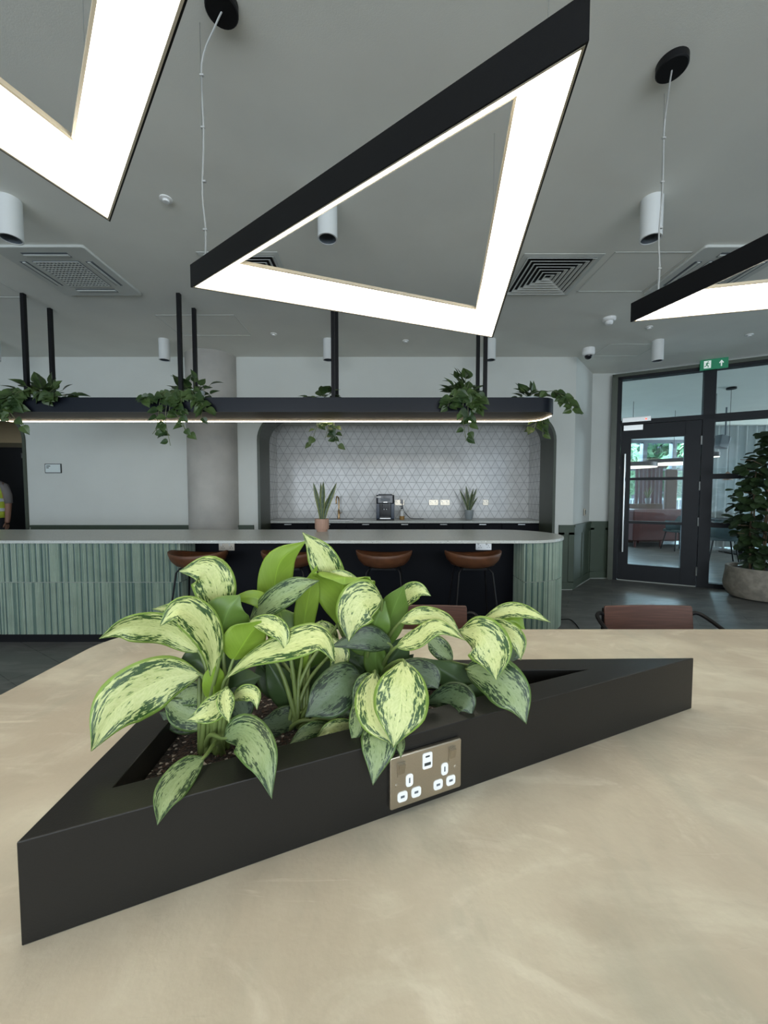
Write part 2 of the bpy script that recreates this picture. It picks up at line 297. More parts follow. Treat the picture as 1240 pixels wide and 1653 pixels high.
class MB:
    def __init__(s): s.v = []; s.f = []; s.m = []; s.uv = []
    def face(s, idx, m=0, uv=None): s.f.append(tuple(idx)); s.m.append(m); s.uv.append(uv)
    def vert(s, *p): s.v.append(tuple(p[0]) if len(p) == 1 else p); return len(s.v) - 1
    def box(s, a, b, m=0, T=None):
        x0, y0, z0 = [min(p, q) for p, q in zip(a, b)]; x1, y1, z1 = [max(p, q) for p, q in zip(a, b)]
        k = len(s.v)
        for z in (z0, z1):
            for x, y in ((x0, y0), (x1, y0), (x1, y1), (x0, y1)):
                p = Vector((x, y, z)); s.v.append(tuple(T @ p if T else p))
        for q in ((3, 2, 1, 0), (4, 5, 6, 7), (0, 1, 5, 4), (1, 2, 6, 5), (2, 3, 7, 6), (3, 0, 4, 7)): s.face([k + i for i in q], m)
        return s
    def prism(s, poly, z0, z1, m=0, T=None, mtop=None):
        k = len(s.v); n = len(poly)
        ar = sum(poly[i][0] * poly[(i + 1) % n][1] - poly[(i + 1) % n][0] * poly[i][1] for i in range(n))
        if ar < 0: poly = list(reversed(poly))
        for z in (z0, z1):
            for x, y in poly:
                p = Vector((x, y, z)); s.v.append(tuple(T @ p if T else p))
        s.face([k + i for i in reversed(range(n))], m); s.face([k + n + i for i in range(n)], m if mtop is None else mtop)
        for i in range(n):
            j = (i + 1) % n; s.face((k + i, k + j, k + n + j, k + n + i), m)
        return s
    def tube(s, pts, r, n=8, m=0, closed=False, cap=True, T=None):
        pts = [Vector(p) for p in pts]; N = len(pts); k = len(s.v); up = None
        rs = r if isinstance(r, (list, tuple)) else [r] * N
        for i, p in enumerate(pts):
            if closed: t = pts[(i + 1) % N] - pts[i - 1]
            else: t = pts[min(i + 1, N - 1)] - pts[max(i - 1, 0)]
            t.normalize()
            if up is None: up = t.orthogonal().normalized()
            up = (up - t * up.dot(t)).normalized(); sd = t.cross(up)
            for j in range(n):
                a = 2 * PI * j / n; q = p + (up * math.cos(a) + sd * math.sin(a)) * rs[i]; s.v.append(tuple(T @ q if T else q))
        for i in range(N if closed else N - 1):
            for j in range(n):
                a = k + i * n; b = k + ((i + 1) % N) * n; s.face((a + j, a + (j + 1) % n, b + (j + 1) % n, b + j), m)
        if cap and not closed:
            s.face([k + j for j in reversed(range(n))], m); s.face([k + (N - 1) * n + j for j in range(n)], m)
        return s
    def lathe(s, prof, c=(0, 0, 0), n=24, m=0, T=None, sx=1., sy=1.):
        k = len(s.v)
        for r, z in prof:
            for j in range(n):
                a = 2 * PI * j / n; q = Vector((c[0] + r * sx * math.cos(a), c[1] + r * sy * math.sin(a), c[2] + z)); s.v.append(tuple(T @ q if T else q))
        for i in range(len(prof) - 1):
            for j in range(n):
                a = k + i * n; b = a + n; s.face((a + j, a + (j + 1) % n, b + (j + 1) % n, b + j), m)
        if prof[0][0] > 1e-6: s.face([k + j for j in reversed(range(n))], m)
        if prof[-1][0] > 1e-6: s.face([k + (len(prof) - 1) * n + j for j in range(n)], m)
        return s
    def ball(s, c, r, n=12, m=0, sc=(1, 1, 1)):
        pr = [(max(r * math.sin(PI * i / 8), 1e-5), -r * math.cos(PI * i / 8) * sc[2]) for i in range(9)]
        return s.lathe(pr, c, n, m, sx=sc[0], sy=sc[1])
    def build(s, name, mats, parent=None, smooth=False, bevel=0, loc=None, seg=2, auto=None):
        me = bpy.data.meshes.new(name); me.from_pydata(s.v, [], s.f)
        if not isinstance(mats, (list, tuple)): mats = [mats]
        for q in mats: me.materials.append(M[q] if isinstance(q, str) else q)
        me.polygons.foreach_set('material_index', s.m)
        if any(u is not None for u in s.uv):
            ul = me.uv_layers.new(name='UVMap')
            for p, u in zip(me.polygons, s.uv):
                if u:
                    for li, c in zip(p.loop_indices, u): ul.data[li].uv = c
        if smooth: me.polygons.foreach_set('use_smooth', [True] * len(me.polygons))
        me.update()
        bm = bmesh.new(); bm.from_mesh(me); bmesh.ops.recalc_face_normals(bm, faces=bm.faces); bm.to_mesh(me); bm.free()
        o = bpy.data.objects.new(name, me); C.objects.link(o)
        if parent: o.parent = parent
        if loc is not None: o.location = loc
        if bevel:
            b = o.modifiers.new('bevel', 'BEVEL'); b.width = bevel; b.segments = seg; b.limit_method = 'ANGLE'; b.angle_limit = math.radians(35)
            b.harden_normals = True
            me.polygons.foreach_set('use_smooth', [True] * len(me.polygons))
        elif auto:
            me.polygons.foreach_set('use_smooth', [True] * len(me.polygons)); me.set_sharp_from_angle(angle=math.radians(auto))
        return o
def thing(name, label, cat, loc=(0, 0, 0), rz=0, group=None):
    o = bpy.data.objects.new(name, None); C.objects.link(o); o.location = loc; o.rotation_euler = (0, 0, rz); o.empty_display_size = .1
    return tag(o, label, cat, group)
def tag(o, label, cat, group=None, kind=None):
    o['label'] = label; o['category'] = cat
    if group: o['group'] = group
    if kind: o['kind'] = kind
    return o
def struct(o): o['kind'] = 'structure'; return o
def dup(root, loc, rz, label, group=None):
    r = root.copy(); C.objects.link(r); r.location = loc; r.rotation_euler = (0, 0, rz); r['label'] = label
    if group: r['group'] = group
    def rec(src, par):
        for ch in list(src.children):
            c = ch.copy(); C.objects.link(c); c.parent = par; rec(ch, c)
    rec(root, r); return r
def rrect(x0, x1, y0, y1, r, n=8, corners=(1, 1, 1, 1)):
    out = []
    for (cx, cy, a0, on, qx, qy) in ((x1 - r, y0 + r, -PI / 2, corners[0], x1, y0), (x1 - r, y1 - r, 0, corners[1], x1, y1), (x0 + r, y1 - r, PI / 2, corners[2], x0, y1), (x0 + r, y0 + r, PI, corners[3], x0, y0)):
        if on:
            for i in range(n + 1):
                a = a0 + i * PI / 2 / n; out.append((cx + r * math.cos(a), cy + r * math.sin(a)))
        else: out.append((qx, qy))
    return out
def spline(P, n):
    P = [Vector(p) for p in P]; out = []
    Q = [P[0] * 2 - P[1]] + P + [P[-1] * 2 - P[-2]]
    for k in range(n + 1):
        t = k / n * (len(P) - 1); i = min(int(t), len(P) - 2); t -= i
        a, b, c, d = Q[i:i + 4]
        out.append(0.5 * ((2 * b) + (c - a) * t + (2 * a - 5 * b + 4 * c - d) * t * t + (3 * b - a - 3 * c + d) * t ** 3))
    return out
XZ = Matrix(((1, 0, 0, 0), (0, 0, 1, 0), (0, 1, 0, 0), (0, 0, 0, 1)))   # prism drawn in x,z and extruded along y
# ---------------------------------------------------------------- the setting
CZ = 3.085
struct(MB().box((-9, -5, -.1), (18, 15, 0)).build('floor', 'floor'))
struct(MB().box((-9, -5, CZ), (18, 13.16, CZ + .2)).build('ceiling', 'ceiling'))
YB = 5.14
def arch_fill(mb, x, z, r, sx, y0, y1, m=0):         # concave corner between a wall and a rounded opening
    poly = [(x, z)] + [(x + sx * (r - r * math.sin(a * PI / 20)), z - r + r * math.cos(a * PI / 20)) for a in range(0, 11)]
    mb.prism(poly, y0, y1, m, T=XZ)
AX0, AX1, AZ, AR = -1.68, 2.28, 2.36, .36
DX0, DX1 = -6.9, -4.75
wb = MB()
wb.box((DX1, YB, 0), (AX0, YB + .12, CZ)); wb.box((AX1, YB, 0), (2.53, YB + .12, CZ)); wb.box((AX0, YB, AZ), (AX1, YB + .12, CZ))
wb.box((-9, YB, 0), (DX0, YB + .12, CZ)); wb.box((DX0, YB, AZ), (DX1, YB + .12, CZ))
arch_fill(wb, AX0, AZ, AR, 1, YB, YB + .12); arch_fill(wb, AX1, AZ, AR, -1, YB, YB + .12); arch_fill(wb, DX1, AZ, AR, -1, YB, YB + .12)
wb.prism([(2.53, YB), (3.12, 5.84), (3.46, 5.84), (3.46, 5.96), (3.06, 5.96), (2.45, YB + .12)], 0, CZ)
struct(wb.build('wall_back', 'wall'))
# panelling: low dark green wainscot with a cap and battens
def wains(mb, a, b, z1=.875):
    a = Vector((*a, 0)); b = Vector((*b, 0)); L = (b - a).length; d = (b - a) / L
    T = Matrix.Translation(a) @ Matrix.Rotation(math.atan2(d.y, d.x), 4, 'Z')
    mb.box((0, -.012, 0), (L, 0, z1 - .02), 0, T); mb.box((0, -.032, z1 - .03), (L, 0, z1), 0, T); mb.box((0, -.022, 0), (L, 0, .11), 0, T)
    mb.box((0, -.022, z1 - .13), (L, 0, z1 - .02), 0, T)
    n = max(1, round(L / .55))
    for i in range(n + 1):
        x = min(max(L * i / n, .035), L - .035); mb.box((x - .035, -.022, .1), (x + .035, 0, z1 - .1), 0, T)
wa = MB(); wains(wa, (DX1 + .03, YB), (AX0 - .06, YB)); wains(wa, (AX1 + .06, YB), (2.54, YB)); wains(wa, (2.53, YB), (3.13, 5.84)); wains(wa, (3.12, 5.84), (3.43, 5.84))
struct(wa.build('trim_panelling', 'wains'))
sk = MB(); sk.tube([(2.34, YB - .03, .006), (2.52, YB - .03, .006), (3.14, 5.80, .006), (3.42, 5.81, .006)], .007, 6)
struct(sk.build('trim_sealant', 'skirt'))
# round headed linings of the two openings
def lining(name, x0, x1, y0, y1, both=True, t=.035):
    path = []
    path.append((x1, 0)); path += [(x1 - AR + AR * math.cos(a * PI / 20), AZ - AR + AR * math.sin(a * PI / 20)) for a in range(11)]
    path += [(x0 + AR + AR * math.cos(a * PI / 20), AZ - AR + AR * math.sin(a * PI / 20)) for a in range(10, 21)]; path.append((x0, 0))
    mb = MB(); n = len(path); cx = (x0 + x1) / 2
    inn = []
    for x, z in path:
        zz = min(z, AZ - AR); c = Vector((min(max(x, x0 + AR), x1 - AR), zz)); p = Vector((x, z)); d = (p - c).normalized() if (p - c).length > 0 else Vector((1, 0))
        if z == 0: d = Vector((1 if x > cx else -1, 0))
        inn.append(tuple(p - d * t))
    for i in range(n - 1):
        k = len(mb.v)
        for y in (y0, y1):
            for q in (path[i], path[i + 1], inn[i + 1], inn[i]): mb.v.append((q[0], y, q[1]))
        for f in ((0, 1, 2, 3), (7, 6, 5, 4), (0, 4, 5, 1), (1, 5, 6, 2), (2, 6, 7, 3), (3, 7, 4, 0)): mb.face([k + a for a in f])
    return struct(mb.build(name, 'frame_green', auto=40))
lining('trim_1', AX0, AX1, YB - .02, 5.56); lining('trim_2', DX0, DX1, YB - .02, YB + .16)
# tiled kitchen alcove
for nm, q in (('back', ((AX0 - .1, 6.08, 0), (AX1 + .1, 6.18, 2.5))), ('left', ((AX0 - .1, YB + .12, 0), (AX0, 6.08, 2.5))), ('right', ((AX1, YB + .12, 0), (AX1 + .1, 6.08, 2.5)))):
    struct(MB().box(*q).build('wall_alcove_' + nm, 'tritile'))
struct(MB().box((AX0 - .1, YB + .12, AZ), (AX1 + .1, 6.18, AZ + .1)).build('trim_3', 'wall'))
# corridor seen through the left opening
cw = MB(); cw.prism([(-9, 6.75), (-3.5, 7.35), (-3.5, 7.5), (-9, 6.9)], 0, CZ); struct(cw.build('wall_corridor', 'tan'))
T = Matrix.Translation((-7.03, 6.955, 0)) @ Matrix.Rotation(math.atan2(.6, 5.5), 4, 'Z')
dr = struct(MB().box((.06, -.03, .01), (.98, .0, 2.12), 0, T).build('door_2', 'door_dark'))
MB().box((0, -.05, 0), (.06, -.005, 2.2), 0, T).box((.98, -.05, 0), (1.04, -.005, 2.2), 0, T).box((0, -.05, 2.12), (1.04, -.005, 2.2), 0, T).build('door_frame', 'corr_frame', dr)
MB().box((.5, -.05, 1.93), (.52, -.03, 2.02), 0, T).build('door_closer', 'steel', dr)
# column
co = MB(); co.lathe([(.325, 0), (.325, CZ)], (-2.265, YB + .02, 0), 48); struct(co.build('column', 'concrete', auto=40))
# outer walls and the window wall behind the viewpoint
struct(MB().box((-9.1, -5, 0), (-9, 8, CZ)).build('wall_left', 'wall'))
wr = MB(); wr.box((6.9, -5, 0), (7.0, 3.95, CZ)); struct(wr.build('wall_right', 'wall'))
wf = MB(); wf.box((-9, -4.7, 0), (7, -4.55, .35)); wf.box((-9, -4.7, 2.95), (7, -4.55, CZ))
for x in (-9, -6.1, -3.1, -.1, 2.9, 5.9, 7): wf.box((x - .12, -4.7, 0), (x + .12, -4.55, CZ))
struct(wf.build('wall_front', 'wall'))
# lounge shell
lw = MB(); lw.box((3.4, 5.99, 0), (3.5, 13.1, CZ)); struct(lw.build('wall_lounge_left', 'wall'))
lw = MB(); lw.box((15.9, 2, 0), (16, 4.0, CZ)); lw.box((15.9, 12.4, 0), (16, 13.1, CZ)); lw.box((15.9, 4, 2.95), (16, 12.4, CZ)); lw.box((15.9, 4, 0), (16, 12.4, .3)); lw.box((6.9, 3.6, 0), (16, 3.75, CZ)); struct(lw.build('wall_lounge_right', 'wall'))
lw = struct(MB().box((7.55, 8.85, 2.86), (13.6, 9.25, CZ)).build('trim_bulkhead', 'ceiling'))
wn = struct(MB().box((3.4, 13.0, 0), (16, 13.12, .12)).box((3.4, 13.0, 2.98), (16, 13.12, CZ)).build('window_1', 'slot'))
fm = MB()
for k in range(13): fm.box((3.72 + k * .99, 12.96, .1), (3.86 + k * .99, 13.12, 3.0))
fm.box((3.4, 12.98, 2.06), (16, 13.1, 2.12)); fm.build('window_frame', 'slot', wn)
MB().box((3.5, 13.05, .12), (15.9, 13.06, 2.98)).build('pane', 'glass', wn)
# outside the lounge windows
tag(MB().box((0, 15, -.2), (26, 24, -.02)).build('outside_ground', 'pave'), 'pale paving outside the lounge windows', 'paving', kind='structure')
bl = thing('building', 'grey brick building with tall windows seen through the lounge glazing', 'building', (14.6, 20, 0))
MB().box((-3.6, 0, 0), (3.6, 3, 9)).build('facade', 'brick', bl)
for i in range(4):
    for j in range(3):
        o = MB().box((-3.2 + i * 1.7, -.05, .6 + j * 2.6), (-2.2 + i * 1.7, .02, 2.5 + j * 2.6)).build('window', 'slot', bl)
rl = thing('railing', 'white metal railing outside beyond the lounge windows', 'railing', (9, 14.6, 0))
rb = MB()
for i in range(60): rb.box((-.01 + i * .11, 0, 0), (.01 + i * .11, .02, 1.05))
rb.build('bars', 'white', rl); MB().box((-.05, -.01, 1.05), (6.6, .03, 1.10)).build('top_rail', 'white', rl)
def tree(x, y, h, r, label, seed):
    g = random.Random(seed); t = thing('garden_tree', label, 'tree', (x, y, -.02))
    MB().tube([(0, 0, 0), (.05, 0, h * .4), (0, .05, h * .75)], [.12, .09, .05], 8).build('trunk', 'bark', t)
    mb = MB()
    for i in range(1500):
        a = g.uniform(0, 2 * PI); el = math.asin(g.uniform(-1, 1)); rr = r * g.uniform(.5, 1) ** .5 * (1 + .2 * math.sin(3 * a))
        c = Vector((rr * math.cos(a) * math.cos(el), rr * math.sin(a) * math.cos(el), h * .65 + rr * 1.15 * math.sin(el)))
        d = Vector((g.gauss(0, 1), g.gauss(0, 1), g.gauss(0, 1))).normalized() * .16; e = d.orthogonal() * .55
        k = len(mb.v); mb.v += [tuple(c - d), tuple(c + e), tuple(c + d), tuple(c - e)]; mb.face((k, k + 1, k + 2, k + 3))
    mb.build('crown', 'hedge', t)
tree(9.6, 16.6, 3.6, 1.5, 'leafy green tree outside left of the brick building', 3); tree(12.9, 17.6, 3.8, 1.2, 'leafy green tree standing in front of the brick building', 4); tree(16.2, 16.9, 3.4, 1.4, 'leafy tree beyond the curtained end of the lounge', 5)
area('lounge_sky_fill', (9.5, 16.2, 4.6), (math.radians(-60), 0, 0), 12, 2.6, 5000, (0.68, 0.87, 1.0))  # added unseen panel above the lounge windows, boosts sky light into the lounge

# ---------------------------------------------------------------- glazed screen with door, turned to the room
GD = (.883, -.4695); GA = math.atan2(GD[1], GD[0]); GT = (3.46, 5.79, 0)
def gbox(mb, u0, u1, z0, z1, y0=-.04, y1=.06): return mb.box((u0, y0, z0), (u1, y1, z1))
scr = MB()
gbox(scr, -.03, .062, 0, CZ, -.05, .07); gbox(scr, .0, 3.9, 3.0, CZ, -.05, .07); gbox(scr, 1.01, 1.14, 0, 3.0); gbox(scr, .06, 3.9, 2.335, 2.40)
gbox(scr, 1.14, 3.9, 0, .065); gbox(scr, 1.14, 3.9, 1.515, 1.585); gbox(scr, 1.14, 3.9, .845, .915); gbox(scr, 2.35, 2.42, 0, 3.0); gbox(scr, 3.8, 3.9, 0, 3.0); gbox(scr, 1.14, 3.9, 2.30, 2.34)
so = scr.build('window_2', 'doorblack'); so.location = GT; so.rotation_euler = (0, 0, GA); so.scale.z = CZ / 3.13; struct(so)
jb = MB().box((-.065, -.075, 0), (.005, -.048, CZ)); jb.box((-.065, -.075, CZ - .045), (3.9, -.048, CZ)); jb.build('window_frame', 'frame_green', so)
for (u0, u1, z0, z1) in ((.062, 1.01, 2.40, 3.0), (1.14, 2.35, 2.40, 3.0), (1.14, 2.35, 1.585, 2.30), (1.14, 2.35, .915, 1.515), (1.14, 2.35, .065, .845), (2.42, 3.8, 2.4, 3.0), (2.42, 3.8, 1.565, 2.3), (2.42, 3.8, .915, 1.49), (2.42, 3.8, .065, .845)):
    MB().box((u0, .006, z0), (u1, .014, z1)).build('pane', 'glass', so)
MB().box((.07, -.045, 2.36), (.42, -.10, 2.43)).build('magnetic_lock', 'steel', so, bevel=.004); MB().box((.35, -.108, 2.38), (.37, -.10, 2.40)).build('indicator_lamp', 'redlamp', so)
dr = MB(); gbox(dr, .067, .197, .012, 2.33, -.03, .03); gbox(dr, .822, 1.003, .012, 2.33, -.03, .03); gbox(dr, .19, .83, 2.125, 2.33, -.03, .03); gbox(dr, .19, .83, .012, .25, -.03, .03)
gbox(dr, .19, .83, 1.51, 1.55, -.03, .03); gbox(dr, .19, .83, .865, .905, -.03, .03)
do = dr.build('door_1', 'doorblack'); do.location = GT; do.rotation_euler = (0, 0, GA); do.scale.z = CZ / 3.13; struct(do)
MB().box((.19, -.004, .25), (.83, .004, 2.13)).build('pane', 'glass', do)
h = MB().tube([(.118, -.085, .44), (.118, -.085, 1.90)], .014, 10)
for z in (.62, 1.72): h.tube([(.118, -.085, z), (.118, -.03, z)], .008, 8)
h.build('door_handle', 'steel', do, auto=40)
MB().box((.09, -.085, 2.24), (.33, -.031, 2.32)).build('lock_plate', 'steel', do, bevel=.004)
for z in (.22, .92, 1.42, 2.05): MB().tube([(1.003, -.04, z - .06), (1.003, -.04, z + .06)], .011, 8).build('hinge', 'steel', do, auto=40)
MB().box((.067, -.036, 0), (1.0, -.028, .012)).build('threshold_seal', 'skirt', do)
# exit sign on the head of the screen
ex = thing('exit_sign', 'green emergency exit sign with running figure and upward arrow above glazed screen', 'sign', (3.46 + GD[0] * .945, 5.79 + GD[1] * .945, 2.945), GA); ex.scale = (.83, 1, .85)
MB().box((0, -.11, 0), (.35, -.078, .155)).build('panel', 'exit', ex)
ar = MB(); Y0 = -.113
ar.prism([(.235, .085), (.265, .125), (.295, .085), (.285, .075), (.2725, .092), (.2725, .03), (.2575, .03), (.2575, .092), (.245, .075)], Y0, -.108, T=XZ)
ar.build('arrow', 'exitw', ex)
dw = MB(); dw.box((.045, Y0, .02), (.135, -.108, .135)); dw.build('doorway_mark', 'exitw', ex)
fg = MB(); Y1 = -.118
def limb(p, q, t): fg.tube([(p[0], Y1 + .002, p[1]), (q[0], Y1 + .002, q[1])], t, 6)
fg.ball((.097, Y1 + .002, .118), .008, 8); limb((.09, .105), (.08, .07), .008); limb((.08, .07), (.10, .055), .006); limb((.10, .055), (.098, .03), .005); limb((.08, .07), (.066, .05), .006); limb((.066, .05), (.05, .046), .005); limb((.09, .10), (.112, .088), .004); limb((.088, .10), (.066, .088), .004)
fg.build('running_figure', 'exit', ex)

# ---------------------------------------------------------------- ceiling fittings
def grille4(x, y, w, label):
    t = thing('ceiling_diffuser', label, 'air vent', (x, y, CZ), 0, 'square louvred air diffusers')
    h = w / 2
    def ringm(mb, a, b, za, zb, m=0):
        k = len(mb.v)
        for s_, z in ((a, za), (b, zb), (b, zb - .004), (a, za - .004)):
            for sx, sy in ((-1, -1), (1, -1), (1, 1), (-1, 1)): mb.v.append((sx * s_, sy * s_, z))
        for r in range(4):
            for j in range(4):
                A = k + r * 4; B = k + ((r + 1) % 4) * 4; mb.face((A + j, A + (j + 1) % 4, B + (j + 1) % 4, B + j), m)
    fr = MB(); ringm(fr, h, h * .88, -.004, -.008); fr.build('frame', 'grille', t)
    MB().box((-h * .9, -h * .9, -.003), (h * .9, h * .9, 0)).build('backing', 'dark', t)
    n = 7
    for i in range(n):
        a = h * (.88 - i * .125); lv = MB(); ringm(lv, a, max(a - h * .062, .01), -.016, -.006); lv.build('louvre', 'grille', t)
    return t
grille4(1.345, 3.25, .60, 'square louvred ceiling diffuser right of the central triangular lamp')
grille4(-1.09, 3.23, .60, 'square louvred ceiling diffuser half hidden behind the left corner of central lamp')
grille4(7.2, 6.6, .60, 'square louvred ceiling diffuser seen through glass above the sidelight')
def cassette(x, y, w, label):
    t = thing('ceiling_air_conditioner', label, 'air conditioner', (x, y, CZ), 0, 'ceiling cassette air conditioners'); h = w / 2
    MB().prism(rrect(-h, h, -h, h, .02, 3), -.022, 0).build('panel', 'grille', t, bevel=.006)
    g = MB(); g.box((-h * .52, -h * .52, -.026), (h * .52, h * .52, -.02), 0)
    n = 13
    for i in range(n):
        a = -h * .5 + h * i / (n - 1); g.box((a - .004, -h * .5, -.030), (a + .004, h * .5, -.026), 1); g.box((-h * .5, a - .004, -.030), (h * .5, a + .004, -.026), 1)
    g.build('intake_grille', ['slot', 'grille'], t)
    for k in range(4):
        T = Matrix.Rotation(k * PI / 2, 4, 'Z'); o = MB().box((-h * .5, h * .66, -.024), (h * .5, h * .82, -.021), 0, T).build('outlet_slot', 'slot', t)
        MB().box((-h * .49, h * .70, -.030), (h * .49, h * .76, -.024), 0, T).build('flap', 'grille', o)
cassette(-2.50, 3.19, .68, 'white four way ceiling cassette air conditioner on the left above hanging shelf')
cassette(2.65, 3.19, .68, 'white ceiling cassette air conditioner partly behind the right triangular lamp')
cassette(6.4, 9.6, .7, 'white ceiling cassette seen through the glass above the door')
def downlight(x, y, label):
    t = thing('downlight', label, 'ceiling light', (x, y, CZ), 0, 'white cylinder downlights')
    MB().lathe([(.060, 0), (.060, -.235), (.052, -.235), (.050, -.17), (.03, -.165)], n=28).build('housing', 'whitemetal', t, auto=40)
    MB().lathe([(.0001, -.166), (.051, -.166), (.0515, -.232), (.0495, -.232), (.048, -.168), (.0001, -.168)], n=24).build('reflector', 'slot', t, auto=40)
    MB().lathe([(.0001, -.169), (.022, -.169), (.024, -.175), (.0001, -.176)], n=16).build('lens', 'whitemetal', t)
for (x, y, lb) in ((-2.28, 2.43, 'white cylinder downlight cut by left frame edge below the left lamp'), (-.345, 2.43, 'white cylinder downlight seen through the opening of the central lamp'), (1.63, 2.43, 'white cylinder downlight beside the right lamp cable'),
                   (-4.55, 4.57, 'small white cylinder downlight at the far left over hanging shelf'), (-2.56, 4.57, 'small white cylinder downlight left of the concrete column'), (-.65, 4.57, 'small white cylinder downlight left of the middle shelf hangers'),
                   (1.24, 4.57, 'small white cylinder downlight behind the right shelf hangers'), (3.21, 4.60, 'small white cylinder downlight beside the exit sign')): downlight(x, y, lb)
t = thing('smoke_detector', 'white round smoke detector on ceiling left of the right lamp', 'smoke detector', (2.30, 4.02, CZ))
MB().lathe([(.062, 0), (.062, -.02), (.05, -.032), (.0001, -.033)], n=24).build('base', 'white', t, auto=40); MB().lathe([(.036, -.03), (.036, -.055), (.025, -.066), (.0001, -.068)], n=20).build('sensor', 'white', t, auto=40)
t = thing('security_camera', 'white dome security camera with dark lens near back wall corner', 'camera', (2.53, 4.85, CZ))
MB().lathe([(.07, 0), (.072, -.05), (.066, -.075), (.055, -.085), (.04, -.087)], n=28).build('housing', 'white', t, auto=40); MB().ball((0, 0, -.085), .045, 18).build('dome', 'gloss', t, smooth=True)
for i, (px, py, lb) in enumerate(((268, 321, 'small white ceiling disc between left lamp and its neighbour'), (442, 539, 'flat white ceiling disc left of the middle hangers'), (655, 550, 'tiny white ceiling disc just below the central lamp'), (1048, 528, 'small ceiling disc above the right small downlight'), (1210, 540, 'flat white ceiling disc near right frame edge'))):
    p = at(px, py, Z=CZ); o = MB().lathe([(.036, 0), (.036, -.006), (.02, -.010), (.018, -.02), (.0001, -.021)], n=20).build('sprinkler_cap', 'white', loc=p, auto=40); tag(o, lb, 'sprinkler')
for i, (x, y, a, b, lb) in enumerate(((2.0, 3.22, .29, .28, 'square flush access hatch outline between diffuser and right cassette'), (-3.5, 3.3, .25, .3, 'flush access hatch outline left of the left cassette'), (-1.9, 4.2, .4, .25, 'faint access hatch outline behind the shelf hangers'), (3.0, 4.9, .3, .2, 'faint access hatch outline above the small right downlight'))):
    m_ = MB()
    for q in (((-a, -b), (a, -b + .006)), ((-a, b - .006), (a, b)), ((-a, -b), (-a + .006, b)), ((a - .006, -b), (a, b))): m_.box((q[0][0], q[0][1], -.003), (q[1][0], q[1][1], 0))
    tag(m_.build('access_hatch', 'grille', loc=(x, y, CZ)), lb, 'access hatch')

# ---------------------------------------------------------------- triangular pendant lamps
def pendant(V, zb, label, wires, canopy=None):
    V = [Vector((p[0], p[1])) for p in V]; c = sum(V, Vector((0, 0))) / 3
    t = thing('triangular_pendant_lamp', label, 'pendant lamp', (c.x, c.y, zb), 0, 'triangular pendant lamps')
    H = .088
    def inset(w):
        out = []
        for i in range(3):
            p = V[i] - c; a = (V[(i + 1) % 3] - V[i]).normalized(); b = (V[i - 1] - V[i]).normalized(); half = math.acos(max(-1, min(1, a.dot(b)))) / 2
            out.append(p + (a + b).normalized() * (w / math.sin(half)))
        return out
    def loft(mb, rings, m=0):
        k = len(mb.v); n = len(rings)
        for R, z in rings:
            for p in R: mb.v.append((p.x, p.y, z))
        for r in range(n):
            for j in range(3):
                A = k + r * 3; B = k + ((r + 1) % n) * 3; mb.face((A + j, A + (j + 1) % 3, B + (j + 1) % 3, B + j), m)
    a0, a1, a2, a3 = inset(0), inset(.004), inset(.098), inset(.102)
    h = MB(); loft(h, [(a0, 0), (a0, H), (a3, H), (a3, H - .010), (inset(.095), H - .004), (a1, H - .004), (a1, 0)]); h.build('housing', 'black', t)
    d = MB(); loft(d, [(inset(.008), .002), (a2, H - .011), (a2, H - .007), (inset(.006), .006)]); d.build('diffuser', 'diffuser', t)
    r = MB(); loft(r, [(inset(.004), -.001), (inset(.0085), 0), (inset(.0085), .004), (inset(.004), .004)]); loft(r, [(inset(.097), H - .013), (inset(.1025), H - .011), (inset(.1025), H), (inset(.097), H - .006)]); r.build('trim_lip', 'rim', t)
    for (x, y) in wires:
        MB().tube([(x - c.x, y - c.y, H), (x - c.x, y - c.y, CZ - zb)], .0011, 6).build('suspension_wire', 'steel', t)
        MB().lathe([(.008, H), (.008, H + .02), (.0001, H + .022)], (x - c.x, y - c.y, 0), 10).build('cable_gripper', 'steel', t)
    if canopy:
        x, y = canopy[0] - c.x, canopy[1] - c.y; z = CZ - zb
        k = MB().lathe([(.058, z), (.058, z - .028), (.054, z - .032), (.0001, z - .032)], (x, y, 0), 28).build('ceiling_rose', 'black', t, auto=40)
        wx, wy = wires[0][0] - c.x, wires[0][1] - c.y
        P = spline([(x, y, z - .03), (x + (wx - x) * .3, y + (wy - y) * .3, z - .06), (wx + .004, wy, z - .15), (wx + .006, wy, z - .40), (wx - .004, wy, z - .62), (wx + .005, wy, H + .12), (wx + .002, wy, H)], 30)
        MB().tube(P, .0032, 6).build('power_cord', 'cord', t)
        for zz in (z - .19, z - .38, z - .58, z - .76): MB().box((wx - .004, wy - .004, zz - .003), (wx + .011, wy + .004, zz + .003)).build('cable_tie', 'cord', t)
    return t
ZL = 1.30 + .82
pendant([(-.772, 1.577), (.372, .738), (.575, 2.075)], ZL, 'black triangular pendant lamp hanging in the middle with glowing inner faces', [(-.70, 1.55), (.33, .82), (.548, 2.0)], (-.592, 1.491))
pendant([(-.829, 1.206), (.126, .208), (-1.31, -.095)], ZL, 'glowing triangular pendant lamp cut off at the upper left', [(-.81, 1.10), (.06, .18), (-1.27, -.08)])
pendant([(1.183, 1.889), (2.527, 1.574), (1.608, .574)], ZL, 'black triangular pendant lamp cut off by the right frame edge', [(1.255, 1.81), (2.45, 1.56), (1.6, .66)], (1.195, 1.684))
